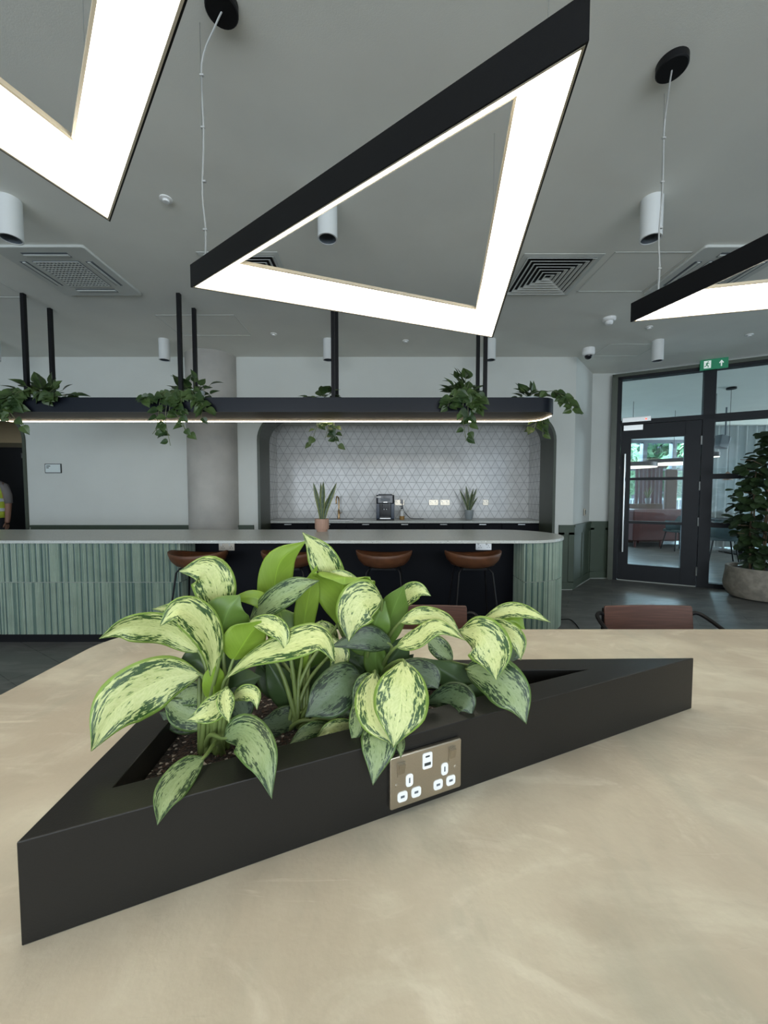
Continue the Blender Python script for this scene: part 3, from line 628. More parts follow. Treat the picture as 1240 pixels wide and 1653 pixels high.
# ---------------------------------------------------------------- shared table and its planter
TZ = .767
tb = thing('shared_table', 'large beige microcement table with rounded corners filling the foreground', 'table', (.45, .7, 0))
MB().prism(rrect(-1.47, 1.60, -.80, .79, .20, 10), TZ - .06, TZ).build('tabletop', 'table', tb, bevel=.006)
MB().box((-1.0, -.45, .02), (1.1, .40, TZ - .06)).build('plinth', 'planter', tb, bevel=.01)
PL = [Vector((-.427, .427)), Vector((.763, .929)), Vector((-.451, .907))]; PH = .128
def tri_inset(V, w):
    out = []
    for i in range(3):
        a = (V[(i + 1) % 3] - V[i]).normalized(); b = (V[i - 1] - V[i]).normalized(); half = math.acos(a.dot(b)) / 2
        out.append(V[i] + (a + b).normalized() * (w / math.sin(half)))
    return out
pc = Vector((-.04, .77)); VL = [p - pc for p in PL]; VI = tri_inset(VL, .057)
pt = thing('table_planter', 'black triangular metal planter set on the beige table', 'planter', (pc.x, pc.y, TZ))
pm = MB()
R_ = [(VL, 0), (VL, PH), (VI, PH), (VI, PH - .12), ]
for R, z in R_:
    for p in R: pm.v.append((p.x, p.y, z))
for r in range(3):
    for j in range(3): pm.face((r * 3 + j, r * 3 + (j + 1) % 3, r * 3 + 3 + (j + 1) % 3, r * 3 + 3 + j))
pm.face((9, 10, 11)); pm.face((0, 1, 2)); pm.build('body', 'planter', pt, bevel=.0015)
st = tri_inset(VL, .058); sm = MB(); g = random.Random(3); zs = PH - .045
sm.prism([tuple(p) for p in st], zs - .03, zs); so = sm.build('soil', 'soil', pt)
gr = MB(); A, B_, C_ = tri_inset(VL, .075)
for i in range(900):
    a, b = g.random(), g.random()
    if a + b > 1: a, b = 1 - a, 1 - b
    p = A + (B_ - A) * a + (C_ - A) * b; r = g.uniform(.001, .0034); mi = 0 if g.random() < .14 else 1
    k = len(gr.v); z = zs + r * .4
    for d in ((1, 0, 0), (0, 1, 0), (-1, 0, 0), (0, -1, 0), (0, 0, 1), (0, 0, -.5)): gr.v.append((p.x + d[0] * r * g.uniform(.7, 1.3), p.y + d[1] * r * g.uniform(.7, 1.3), z + d[2] * r))
    for f in ((0, 1, 4), (1, 2, 4), (2, 3, 4), (3, 0, 4), (1, 0, 5), (2, 1, 5), (3, 2, 5), (0, 3, 5)): gr.face([k + q for q in f], mi)
gm = gr.build('grit', [mat('perlite', (.52, .46, .40), .8), mat('bark_chip', (.05, .026, .017), .9)], pt); gm['kind'] = 'stuff'
# front socket plate: local x along the long front face, z up, -y out of the face
ed = (PL[1] - PL[0]).normalized(); EA = math.atan2(ed.y, ed.x)
def on_front(px, py):
    n = Vector((-ed.y, ed.x)); d = at(px, py, Y=1) - EYE; o = PL[0]; t = (o.x * n.x + o.y * n.y) / (d.x * n.x + d.y * n.y); q = EYE + d * t
    return (Vector((q.x, q.y)) - o).dot(ed), q.z
ua, za = on_front(627, 1255); ub, zb = on_front(740, 1233)
um = (ua + ub) / 2; zm = (on_front(683, 1203)[1] + on_front(683, 1285)[1]) / 2
def socket_plate(name, label, loc, rz, w, h, facem, modm, detailed=False, parent=None, group=None):
    t = thing(name, label, 'power socket', loc, rz, group)
    MB().prism(rrect(-w / 2, w / 2, -h / 2, h / 2, .004, 3), -.0085, 0, T=XZ).build('face_plate', facem, t, bevel=.0022)
    for s_ in (-1, 1):
        if detailed:
            cx = s_ * w * .30
            o = MB().prism(rrect(cx - s_ * -.008 - .0075 + (-.008 * s_) * 2, cx + .0075 - s_ * .008, h * .10, h * .37, .0015, 2), -.0105, -.008, T=XZ)
            sw = MB().box((s_ * .052 - .0075, -.0105, .010), (s_ * .052 + .0075, -.008, .033)); k = len(sw.v)
            sw.v += [(s_ * .052 - .006, -.010, .012), (s_ * .052 + .006, -.010, .012), (s_ * .052 + .006, -.015, .031), (s_ * .052 - .006, -.015, .031), (s_ * .052 - .006, -.010, .031), (s_ * .052 + .006, -.010, .031)]
            for f in ((0, 1, 2, 3), (3, 2, 5, 4), (0, 3, 4), (1, 5, 2), (0, 4, 5, 1)): sw.face([k + q for q in f])
            sw.build('rocker_switch', facem, t)
            cx = s_ * .036
            for (dx, dz, ww, hh) in ((0, -.001, .014, .021), (-.0135, -.0245, .019, .017), (.0135, -.0245, .019, .017)):
                b = MB().prism(rrect(cx + dx - ww / 2, cx + dx + ww / 2, dz - hh / 2, dz + hh / 2, .0052, 4), -.0098, -.008, T=XZ).build('socket_insert', modm, t)
                q = (.0026, .0085) if dz > -.01 else (.0075, .0036)
                MB().box((cx + dx - q[0] / 2, -.0101, dz - q[1] / 2), (cx + dx + q[0] / 2, -.0096, dz + q[1] / 2)).build('pin_hole', 'slot', b)
            sc = MB().lathe([(.0001, .0015), (.003, .0012), (.0038, 0)], (0, 0, 0), 14, T=Matrix.Translation((s_ * .060, -.0085, -.004)) @ Matrix.Rotation(PI / 2, 4, 'X'))
            sc.build('screw', facem, t)
        else:
            cx = s_ * w * .26
            MB().box((cx - .018, -.0095, .004), (cx - .006, -.008, .026)).build('rocker_switch', modm, t)
            hl = MB()
            for (dx, dz, ww, hh) in ((.006, -.002, .004, .010), (-.005, -.018, .009, .005), (.015, -.018, .009, .005)): hl.box((cx + dx - ww / 2, -.0095, dz - hh / 2), (cx + dx + ww / 2, -.008, dz + hh / 2))
            hl.build('pin_holes', 'ink', t)
    if detailed:
        u = MB().prism(rrect(-.0098, .0098, .009, .036, .0035, 4), -.0098, -.008, T=XZ).build('usb_insert', modm, t)
        MB().prism(rrect(-.0045, .0045, .0285, .0312, .0012, 3), -.0101, -.0096, T=XZ).build('usb_port', 'ink', u); MB().box((-.0065, -.0101, .0145), (.0065, -.0096, .0195)).build('usb_port', 'ink', u)
    return t
pp = PL[0] + ed * um
socket_plate('power_socket', 'brushed nickel double socket with white inserts on the front of black planter', (pp.x, pp.y, zm), EA, .146, .086, 'satin', 'white', True).scale = (.94, 1, 1.03)

# ---------------------------------------------------------------- variegated plants in the planter
def leaf(parent, pts, w, face='T', top='P', under='B', roll=0, fold=.22, droop=.15, wave=.06, seed=0, peak=.42):
    g = random.Random(seed + 11); P3 = [at(x, y, Y=Y_ * .97) for x, y, Y_ in pts]; N = 26; K = 6
    Q = spline(P3, N); mb = MB(); cols = 2 * K + 1; rows = []
    ph = g.uniform(0, 6); nrm_prev = None; pw = math.log(.5) / math.log(peak)
    for i, p in enumerate(Q):
        v = i / N; t = (Q[min(i + 1, N)] - Q[max(i - 1, 0)]).normalized(); vw = (p - EYE).normalized()
        sd = t.cross(vw)
        if sd.length < .12 and nrm_prev is not None: sd = nrm_prev
        sd = sd.normalized()
        if nrm_prev is not None and sd.dot(nrm_prev) < 0: sd = -sd
        if nrm_prev is not None: sd = (sd * .6 + nrm_prev * .4).normalized()
        nrm_prev = sd
        r = roll[0] + (roll[1] - roll[0]) * v if isinstance(roll, tuple) else roll
        sd = Matrix.Rotation(math.radians(r), 3, t) @ sd
        nn = sd.cross(t).normalized()
        if nn.dot(vw) > 0 and abs(r) < 90: nn = -nn
        if face == 'U': nn = -nn
        ww = w * .5 * (math.sin(PI * v ** pw) ** .82 if 0 < v < 1 else 0) * (1 - .50 * max(0, (v - .66) / .34) ** 1.3)
        if i == 0: ww = w * .02
        if i == N: ww = w * .004
        row = []
        for j in range(cols):
            u = (j - K) / K; a = abs(u)
            h_ = (fold * a - droop * a * a) * ww + wave * w * math.sin(v * 11 + ph + (1.7 if u > 0 else 0)) * a * a * min(1, 4 * v * (1 - v))
            row.append((p + sd * (u * ww) + nn * h_, nn, u, v))
        rows.append(row)
    th = .0005
    for lay in (1, -1):
        for row in rows:
            for (q, nn, u, v) in row: mb.v.append(tuple(q + nn * th * lay))
    n1 = len(rows) * cols
    for lay in range(2):
        for i in range(len(rows) - 1):
            for j in range(cols - 1):
                a = lay * n1 + i * cols + j; idx = (a, a + 1, a + cols + 1, a + cols)
                uv = [(.5 + .5 * (jj - K) / K, ii / N) for ii, jj in ((i, j), (i, j + 1), (i + 1, j + 1), (i + 1, j))]
                mb.face(idx, lay, uv)
    def rimf(a, b): mb.face((a, b, b + n1, a + n1), 0, [(1, .5)] * 4)
    for i in range(len(rows) - 1):
        rimf(i * cols, (i + 1) * cols); rimf(i * cols + cols - 1, (i + 1) * cols + cols - 1)
    for j in range(cols - 1): rimf(j, j + 1); rimf((len(rows) - 1) * cols + j, (len(rows) - 1) * cols + j + 1)
    o = mb.build('leaf', [LF[top], LU[under]], parent, smooth=True)
    return P3[0]
def px2m(wpx, Y): return wpx * Y / FPX
def plant(name_label, base, soilpts, leaves, seed):
    t = thing('variegated_plant', name_label, 'plant', (0, 0, 0), 0, 'variegated foliage plants in the table planter')
    org = at(base[0], base[1], Z=TZ + PH - .045); t.location = org
    inv = Matrix.Translation(-org)
    kids = []
    before = set(bpy.data.objects)
    g = random.Random(seed)
    for k, L in enumerate(leaves):
        pts, wpx, face, top, und = L[:5]; opt = L[5] if len(L) > 5 else {}
        Ym = sum(p[2] for p in pts) / len(pts)
        wd = px2m(wpx, Ym) * 1.06
        b3 = leaf(t, pts, wd, face, top, und, seed=seed * 50 + k, **opt)
        if opt is not None and L[6:] and L[6] == 0: continue
        a = org + Vector((g.uniform(-.022, .022), g.uniform(-.010, .010), 0.0))
        mid = (a + b3) / 2 + Vector((0, 0, .012)); mid.x = a.x + (b3.x - a.x) * .38; mid.y = a.y + (b3.y - a.y) * .38
        P = spline([a - Vector((0, 0, .01)), mid, b3, at(*pts[1][:2], Y=pts[1][2])], 14)[:12]
        st_ = MB().tube(P, [.0052 - .0030 * i / 11 for i in range(len(P))], 8); st_.build('stem', 'stem', t, smooth=True)
    for o in set(bpy.data.objects) - before:
        if o.type == 'MESH': o.data.transform(inv)
    return t
# each leaf: [(px, py, distance) ...], width in px at its distance, side seen (T top, U underside), top pattern, underside tone
PA = [
 ([(324, 1088, .66), (262, 1098, .63), (192, 1140, .59), (147, 1213, .56)], 86, 'T', 'P', 'G', dict(roll=-12, fold=.15, peak=.5)),
 ([(322, 1052, .68), (272, 1018, .66), (208, 1012, .62), (160, 1031, .60)], 48, 'T', 'P', 'B', dict(roll=-22, fold=.3)),
 ([(342, 1100, .66), (344, 1050, .64), (322, 1004, .62), (288, 984, .60), (258, 1011, .585)], 50, 'T', 'P', 'B', dict(roll=14, fold=.35, peak=.55)),
 ([(342, 1010, .70), (350, 964, .69), (334, 922, .68), (289, 922, .66)], 60, 'T', 'P', 'B', dict(fold=.15, peak=.5)),
 ([(352, 1046, .67), (358, 1016, .66), (370, 982, .66), (388, 960, .67)], 72, 'U', 'P', 'G', dict(fold=.35)),
 ([(364, 1096, .66), (408, 1062, .645), (470, 1040, .63), (518, 1032, .62), (540, 1068, .61)], 50, 'T', 'P', 'G', dict(roll=-25, fold=.2, peak=.6)),
 ([(376, 1066, .67), (390, 1044, .66), (406, 1020, .655), (422, 1002, .65)], 62, 'U', 'P', 'B', dict(roll=20, fold=.3)),
 ([(404, 1003, .66), (436, 1008, .645), (456, 1024, .635), (462, 1054, .63)], 30, 'T', 'P', 'B', dict(fold=.3), 0),
 ([(350, 1135, .70), (385, 1104, .70), (422, 1092, .70)], 46, 'U', 'S', 'N', dict(fold=.3), 0),
 ([(350, 1160, .69), (300, 1152, .68), (262, 1128, .68)], 44, 'T', 'S', 'N', dict(fold=.2), 0),
 ([(352, 1068, .70), (330, 1044, .70), (298, 1034, .70)], 52, 'U', 'S', 'G', dict(fold=.2), 0),
 ([(362, 1085, .71), (392, 1052, .71), (428, 1034, .71)], 46, 'T', 'D', 'N', dict(fold=.2), 0),
 ([(352, 1120, .70), (356, 1080, .70), (362, 1040, .70)], 50, 'U', 'D', 'N', dict(fold=.3), 0),
 ([(368, 1112, .63), (352, 1138, .615), (330, 1152, .60), (301, 1163, .59)], 38, 'T', 'P', 'G', dict(fold=.35)),
 ([(366, 1110, .62), (364, 1128, .61), (366, 1146, .60), (370, 1168, .59)], 26, 'T', 'P', 'G', dict(fold=.3)),
 ([(374, 1128, .65), (396, 1118, .63), (412, 1124, .62), (415, 1146, .61)], 24, 'T', 'P', 'G', dict(fold=.3)),
 ([(362, 1192, .62), (392, 1182, .59), (424, 1222, .55), (439, 1290, .525)], 56, 'T', 'S', 'G', dict(fold=.2, peak=.45)),
 ([(330, 1222, .572), (302, 1244, .540), (270, 1284, .500), (254, 1332, .472)], 46, 'T', 'S', 'G', dict(fold=.25, peak=.5)),
 ([(334, 1020, .72), (318, 1000, .72), (300, 970, .72)], 34, 'U', 'P', 'B', dict(fold=.3)),
 ([(322, 1000, .71), (286, 984, .70), (245, 983, .69)], 20, 'T', 'P', 'B', dict(fold=.2)),
 ([(344, 1092, .68), (318, 1066, .68), (284, 1082, .67)], 44, 'U', 'S', 'N', dict(fold=.3)),
 ([(334, 1168, .70), (292, 1160, .70), (257, 1150, .69)], 40, 'T', 'D', 'N', dict(fold=.2)),
 ([(354, 1062, .65), (342, 1024, .64), (321, 993, .63)], 17, 'U', 'P', 'B', dict(fold=.4)),
 ([(340, 1124, .69), (306, 1120, .69), (270, 1138, .69)], 34, 'T', 'S', 'N', dict(fold=.2)),
 ([(360, 1120, .69), (388, 1138, .69), (392, 1176, .68)], 44, 'T', 'D', 'N', dict(fold=.25)),
 ([(346, 1142, .665), (345, 1100, .655), (348, 1070, .65)], 32, 'U', 'P', 'B', dict(fold=.6)),
 ([(362, 1050, .70), (380, 1040, .70), (398, 1014, .70)], 30, 'T', 'S', 'G', dict(fold=.3)),
]
PB = [
 ([(470, 1130, .82), (442, 1086, .82), (425, 1040, .82)], 54, 'U', 'S', 'N', dict(fold=.3), 0),
 ([(488, 1132, .83), (518, 1100, .83), (538, 1064, .83)], 54, 'U', 'S', 'N', dict(fold=.3), 0),
 ([(484, 1110, .81), (470, 1060, .81), (466, 1012, .81)], 54, 'U', 'S', 'G', dict(fold=.3), 0),
 ([(482, 1100, .84), (510, 1060, .84), (520, 1000, .84)], 50, 'U', 'S', 'G', dict(fold=.3), 0),
 ([(470, 1100, .80), (440, 1060, .79), (400, 1040, .79)], 44, 'T', 'D', 'N', dict(fold=.3), 0),
 ([(436, 1035, .82), (441, 970, .81), (452, 908, .80), (494, 873, .79)], 50, 'U', 'P', 'B', dict(fold=.25, peak=.5)),
 ([(548, 1000, .82), (536, 938, .80), (515, 892, .79), (488, 859, .78)], 46, 'T', 'P', 'B', dict(fold=.2, peak=.45)),
 ([(492, 1085, .79), (491, 1010, .78), (500, 955, .77), (512, 911, .76)], 34, 'U', 'P', 'B', dict(fold=.3, peak=.5)),
 ([(404, 1008, .76), (440, 972, .74), (482, 948, .73), (516, 937, .72)], 40, 'T', 'S', 'B', dict(roll=-20, fold=.3)),
 ([(455, 1000, .76), (415, 966, .75), (368, 967, .74)], 24, 'U', 'P', 'B', dict(fold=.3)),
 ([(486, 1048, .79), (455, 1008, .78), (410, 1002, .77)], 46, 'U', 'P', 'G', dict(fold=.2)),
 ([(478, 1155, .77), (455, 1108, .76), (428, 1062, .76)], 42, 'U', 'S', 'N', dict(fold=.5)),
 ([(470, 1150, .80), (480, 1110, .80), (470, 1075, .80)], 30, 'U', 'S', 'G', dict(fold=.5)),
 ([(500, 1035, .84), (470, 1010, .84), (440, 990, .84)], 40, 'T', 'P', 'G', dict(fold=.2)),
 ([(490, 1150, .76), (452, 1166, .73), (414, 1168, .71)], 42, 'T', 'D', 'G', dict(fold=.2)),
 ([(536, 1172, .72), (498, 1180, .68), (465, 1203, .66)], 22, 'T', 'S', 'G', dict(fold=.3)),
 ([(574, 1170, .71), (538, 1176, .68), (508, 1194, .67)], 24, 'T', 'P', 'G', dict(fold=.3)),
 ([(585, 1092, .74), (556, 1104, .70), (520, 1134, .68), (492, 1158, .67)], 66, 'T', 'D', 'G', dict(fold=.2)),
 ([(510, 1172, .74), (540, 1150, .73), (570, 1152, .72)], 34, 'T', 'D', 'N', dict(fold=.2)),
 ([(545, 1040, .82), (522, 1018, .81), (500, 1010, .80)], 30, 'T', 'P', 'G', dict(fold=.2)),
]
PC_ = [
 ([(606, 1112, .80), (640, 1084, .80), (668, 1056, .80)], 50, 'T', 'D', 'N', dict(fold=.2), 0),
 ([(604, 1130, .75), (575, 1120, .74), (545, 1136, .73)], 46, 'T', 'D', 'N', dict(fold=.2), 0),
 ([(592, 1080, .79), (560, 1062, .79), (534, 1030, .79)], 50, 'U', 'S', 'N', dict(fold=.3), 0),
 ([(592, 1060, .80), (580, 1010, .80), (575, 965, .80)], 56, 'U', 'S', 'G', dict(fold=.3), 0),
 ([(610, 1080, .79), (636, 1060, .79), (660, 1024, .79)], 46, 'U', 'D', 'N', dict(fold=.3), 0),
 ([(546, 1010, .80), (551, 965, .78), (556, 932, .76), (556, 944, .75)], 94, 'U', 'P', 'B', dict(fold=.15, peak=.55)),
 ([(590, 950, .775), (552, 928, .765), (520, 930, .76)], 16, 'T', 'P', 'B', dict(fold=.2)),
 ([(616, 966, .75), (586, 970, .73), (568, 998, .72), (563, 1036, .71)], 66, 'T', 'P', 'B', dict(fold=.2, peak=.4)),
 ([(608, 1055, .80), (626, 1010, .79), (640, 972, .78), (653, 944, .77)], 46, 'U', 'S', 'G', dict(fold=.35)),
 ([(596, 1040, .77), (606, 1005, .76), (622, 970, .76)], 48, 'U', 'S', 'G', dict(fold=.3)),
 ([(640, 990, .82), (656, 962, .82), (676, 952, .81), (696, 962, .80)], 30, 'T', 'P', 'B', dict(fold=.2)),
 ([(632, 1042, .76), (590, 1030, .74), (533, 1044, .73)], 38, 'T', 'D', 'N', dict(fold=.15)),
 ([(534, 1030, .78), (548, 1052, .77), (545, 1072, .76), (526, 1096, .75)], 30, 'T', 'P', 'G', dict(fold=.25)),
 ([(652, 1066, .66), (650, 1105, .63), (644, 1155, .61), (635, 1207, .595)], 84, 'T', 'P', 'G', dict(fold=.18, peak=.5)),
 ([(606, 1085, .69), (600, 1125, .66), (610, 1165, .63), (634, 1202, .61)], 54, 'T', 'P', 'G', dict(fold=.15, peak=.45)),
 ([(606, 1160, .66), (612, 1195, .62), (602, 1268, .585)], 56, 'T', 'S', 'G', dict(fold=.25, peak=.45)),
 ([(590, 1120, .70), (580, 1160, .66), (569, 1204, .63)], 32, 'T', 'S', 'G', dict(fold=.2)),
 ([(606, 1094, .71), (586, 1106, .69), (568, 1142, .68)], 26, 'T', 'S', 'G', dict(fold=.3)),
 ([(640, 1180, .65), (646, 1200, .62), (647, 1224, .60)], 16, 'T', 'S', 'N', dict(fold=.3)),
 ([(612, 1100, .78), (606, 1062, .78), (614, 1030, .78)], 36, 'U', 'S', 'G', dict(fold=.4)),
 ([(640, 1044, .72), (672, 1032, .71), (706, 1012, .70), (752, 1034, .69)], 32, 'T', 'P', 'B', dict(roll=-25, fold=.2)),
 ([(646, 1004, .76), (680, 994, .75), (718, 1000, .75), (744, 1024, .74)], 28, 'T', 'P', 'B', dict(roll=-20, fold=.3)),
 ([(640, 1075, .76), (690, 1092, .75), (708, 1112, .74)], 46, 'T', 'D', 'N', dict(fold=.2)),
 ([(560, 1110, .79), (575, 1080, .79), (600, 1060, .79)], 40, 'U', 'D', 'N', dict(fold=.3)),
 ([(628, 1110, .75), (612, 1130, .74), (590, 1150, .73)], 50, 'T', 'D', 'N', dict(fold=.2)),
]
PD = [
 ([(742, 1018, .80), (776, 1026, .76), (795, 1058, .74), (801, 1098, .72)], 68, 'T', 'P', 'G', dict(fold=.2, peak=.5)),
 ([(778, 1003, .86), (818, 986, .84), (852, 988, .82), (889, 1005, .80)], 24, 'T', 'P', 'B', dict(roll=-15, fold=.2)),
 ([(796, 1018, .84), (826, 1002, .84), (848, 1016, .83)], 34, 'U', 'P', 'B', dict(fold=.4)),
 ([(778, 1004, .82), (812, 1018, .79), (836, 1036, .77), (841, 1066, .76)], 34, 'T', 'P', 'G', dict(fold=.3)),
 ([(752, 1080, .80), (798, 1092, .75), (832, 1126, .72), (850, 1169, .70)], 66, 'T', 'S', 'G', dict(fold=.2, peak=.42)),
 ([(686, 1136, .78), (726, 1124, .75), (752, 1134, .72), (762, 1154, .71)], 44, 'T', 'D', 'G', dict(fold=.2, peak=.5)),
 ([(790, 1112, .83), (738, 1096, .81), (684, 1062, .80)], 44, 'U', 'S', 'N', dict(fold=.35)),
 ([(792, 1090, .84), (786, 1058, .83), (776, 1024, .82)], 36, 'U', 'P', 'G', dict(fold=.3)),
 ([(730, 1068, .84), (706, 1042, .84), (688, 1026, .84)], 30, 'T', 'S', 'G', dict(fold=.2)),
 ([(790, 1120, .82), (770, 1116, .80), (752, 1108, .80)], 28, 'U', 'S', 'N', dict(fold=.2)),
 ([(815, 1040, .87), (828, 1052, .87), (822, 1070, .86)], 26, 'T', 'D', 'N', dict(fold=.2)),
]
plant('leftmost cream variegated plant in the black planter with drooping leaf over front edge', (345, 1212), None, PA, 1)
plant('tall variegated plant with two upright leaves at the middle of the planter', (478, 1172), None, PB, 2)
plant('variegated plant whose broad pale leaf hangs just above the nickel socket', (598, 1135), None, PC_, 3)
plant('small rightmost variegated plant in the narrow end of black planter', (803, 1118), None, PD, 4)
# ---------------------------------------------------------------- bar
BT = .903; BC = 3.7075
def end_arc(cx, cy, r, a0, a1, n): return [(cx + r * math.cos(a0 + (a1 - a0) * i / n), cy + r * math.sin(a0 + (a1 - a0) * i / n)) for i in range(n + 1)]
bar = thing('bar_counter', 'long bar counter clad in green fluted tiles with pale speckled top and rounded end', 'counter', (0, 0, 0))
bx0 = -7.4
MB().prism([(bx0, 4.2), (bx0, 3.215)] + end_arc(1.198, BC, .4925, -PI / 2, PI / 2, 28), BT - .026, BT).build('countertop', 'quartz', bar, bevel=.004)
r = .4615; FY = BC - r; RY = 3.52; LX = -1.745; RX = 1.202; DC = 1.211
# core
co = MB(); co.prism([(bx0, 4.16), (bx0, FY + .012)] + [(LX - .02, FY + .012), (LX - .02, RY), (RX + .02, RY), (RX + .02, FY + .014)] + end_arc(DC + .03, BC, r - .03, -PI / 2.2, PI / 2, 24), .09, BT - .026)
co.build('knee_panel', 'navy', bar)
MB().prism([(bx0, 4.1), (bx0, FY + .06), (LX - .06, FY + .06), (LX - .06, RY + .06), (RX + .06, RY + .06), (RX + .06, FY + .06)] + end_arc(DC + .02, BC, r - .06, -PI / 2, PI / 2, 20), 0, .09).build('plinth', 'black', bar)
fl = MB(); g = random.Random(5)
cnt = [0]
def flutes(path, w0=.0135):
    # walk the path and stand half-round flutes side by side, two courses high
    segs = []; tot = 0
    for a, b in zip(path[:-1], path[1:]):
        L = math.dist(a, b); segs.append((tot, L, a, b)); tot += L
    n = int(tot / w0); wv = tot / n
    def pos(s_):
        for (t0, L, a, b) in segs:
            if s_ <= t0 + L + 1e-9:
                f = (s_ - t0) / L; return Vector((a[0] + (b[0] - a[0]) * f, a[1] + (b[1] - a[1]) * f)), Vector(((b[1] - a[1]) / L, -(b[0] - a[0]) / L))
        return Vector(path[-1]), Vector((segs[-1][3][1] - segs[-1][2][1], -(segs[-1][3][0] - segs[-1][2][0]))).normalized()
    for i in range(n):
        for z0, z1 in ((.092, .539), (.545, BT - .028)):
            deep = g.random(); cnt[0] += 1
            mi = 4 if i % 4 == 0 and deep < .72 else 3 if deep < .12 else 2 if deep < .30 else 1 if deep < .65 else 0
            k = len(fl.v); pts = []
            for j in range(5):
                p, nn = pos(min(tot, (i + .03 + .94 * j / 4) * wv)); dpt = (.000, .0065, .009, .0065, .000)[j] * (.35 if mi == 4 else 1); pts.append(p + nn * (dpt + .001))
            for z in (z0, z1):
                for p in pts: fl.v.append((p.x, p.y, z))
            for j in range(4): fl.face((k + j, k + j + 1, k + 6 + j, k + 5 + j), mi)
            fl.face([k + 5 + j for j in range(5)], mi); fl.face([k + j for j in range(5)], mi)
flutes([(bx0, FY), (LX, FY)]); flutes([(LX, FY), (LX, RY)]); flutes([(RX, RY), (RX, FY)])
flutes([(RX, FY)] + end_arc(DC, BC, r, -PI / 2, PI / 2, 40))
fl.build('fluted_tiles', GREENS, bar)
gm = MB(); gm.prism([(bx0, FY + .011), (bx0, FY), (LX - .002, FY), (LX - .002, RY), (LX - .018, RY), (LX - .018, FY + .011)], .09, BT - .027)
gm.build('grout_bed', 'grout', bar); gm = MB()
gm.prism([(RX + .002, RY), (RX + .002, FY)] + end_arc(DC, BC, r - .0005, -PI / 2, PI / 2, 30) + end_arc(DC, BC, r - .02, PI / 2, -PI / 2, 30) + [(RX + .018, FY + .02), (RX + .018, RY)], .09, BT - .027)
gm.build('grout_bed', 'grout', bar)
socket_plate('power_socket', 'double socket under counter edge behind the leftmost bar stool', (-1.445, RY, .815), 0, .146, .086, 'satin', 'white', group='sockets under the bar top')
socket_plate('power_socket', 'double socket under counter edge behind the rightmost bar stool', (.915, RY, .82), 0, .146, .086, 'steel', 'white', group='sockets under the bar top')
# ---------------------------------------------------------------- bar stools
def stool():
    t = thing('bar_stool', '', 'bar stool', (0, 0, 0), 0, 'leather bar stools along the bar')
    prof = [(.0001, .692), (.11, .693), (.170, .712), (.205, .745), (.222, .780), (.226, .803), (.221, .806), (.209, .790), (.16, .757), (.08, .742), (.0001, .740)]
    mb = MB().lathe(prof, (0, 0, 0), 40, sx=1.03, sy=.92)
    for i, p in enumerate(mb.v):
        p = Vector(p); k = max(0, (p.z - .68) / .1); mb.v[i] = (p.x, p.y, p.z + k * (.012 * (p.x / .2) ** 2 - .022 * max(0, p.y / .2) + .004))
    mb.build('seat', 'leather', t, smooth=True)
    MB().box((-.10, -.08, .678), (.10, .08, .694)).build('under_frame', 'black', t)
    for sx in (-1, 1):
        for sy in (-1, 1):
            MB().tube([(sx * .02, sy * .015, .69), (sx * .115, sy * .085, .69), (sx * .135, sy * .105, .66), (sx * .20, sy * .19, 0)], .0075, 8).build('leg', 'black', t, auto=50)
    z = .22; q = .20 - .075 * z / .635; q2 = .19 - .085 * z / .635
    MB().tube([(q, -q2, z), (q, q2, z), (-q, q2, z), (-q, -q2, z)], .006, 8, closed=True).build('footrest', 'black', t, auto=50)
    return t
s0 = stool(); SY = 3.16
for i, (px, lb) in enumerate(((319, 'tan leather bar stool at the left end beside the green tiled bar front'), (467, 'tan leather bar stool behind the tall upright leaves'), (620, 'tan leather bar stool third from left, under the coffee machine'), (764, 'tan leather bar stool nearest the rounded bar end'))):
    x = (px - 620) / FPX * SY
    if i == 0: s0.location = (x, SY, .045 - .045); s0['label'] = lb
    else: dup(s0, (x, SY, 0), rnd.uniform(-.1, .1), lb)
# ---------------------------------------------------------------- hanging shelf over the bar
HX0, HX1, HY0, HY1, HZ0, HZ1 = -3.83, 1.555, 3.45, 3.90, 2.020, 2.147
sh = thing('hanging_shelf', 'long black rounded shelf hung from ceiling rods over the bar', 'shelf', (0, 0, 0))
ou = rrect(HX0, HX1, HY0, HY1, .16, 12); inn = rrect(HX0 + .012, HX1 - .012, HY0 + .012, HY1 - .012, .148, 12)
rm = MB(); n = len(ou)
for R, z in ((ou, HZ0), (ou, HZ1), (inn, HZ1), (inn, HZ0)):
    for p in R: rm.v.append((p[0], p[1], z))
for q in range(4):
    for j in range(n): rm.face((q * n + j, q * n + (j + 1) % n, ((q + 1) % 4) * n + (j + 1) % n, ((q + 1) % 4) * n + j))
rm.build('rim', mat('shelf_black', (0.007, 0.009, 0.015), .35, spec=.3), sh, auto=40)
MB().prism(inn, HZ0 + .003, HZ0 + .012).build('perforated_tray', 'mesh', sh)
lo = rrect(HX0 + .004, HX1 - .004, HY0 + .004, HY1 - .004, .156, 12)
# the LED runs along the back and round both ends
idx = [p for p in lo if p[1] > HY0 + .06]; idx = sorted(idx, key=lambda p: 0)
back = [p for p in lo[12:39]]
MB().tube([(p[0], p[1], HZ0 - .002) for p in [lo[12]] + list(lo[13:39])], .0048, 6).build('led_strip', 'led', sh)
for x in (-3.235, -1.84, -.46, .915):
    for y in (3.537, 3.815):
        MB().box((x - .016, y - .016, HZ0 + .02), (x + .016, y + .016, CZ)).build('hanger_rod', 'black', sh)
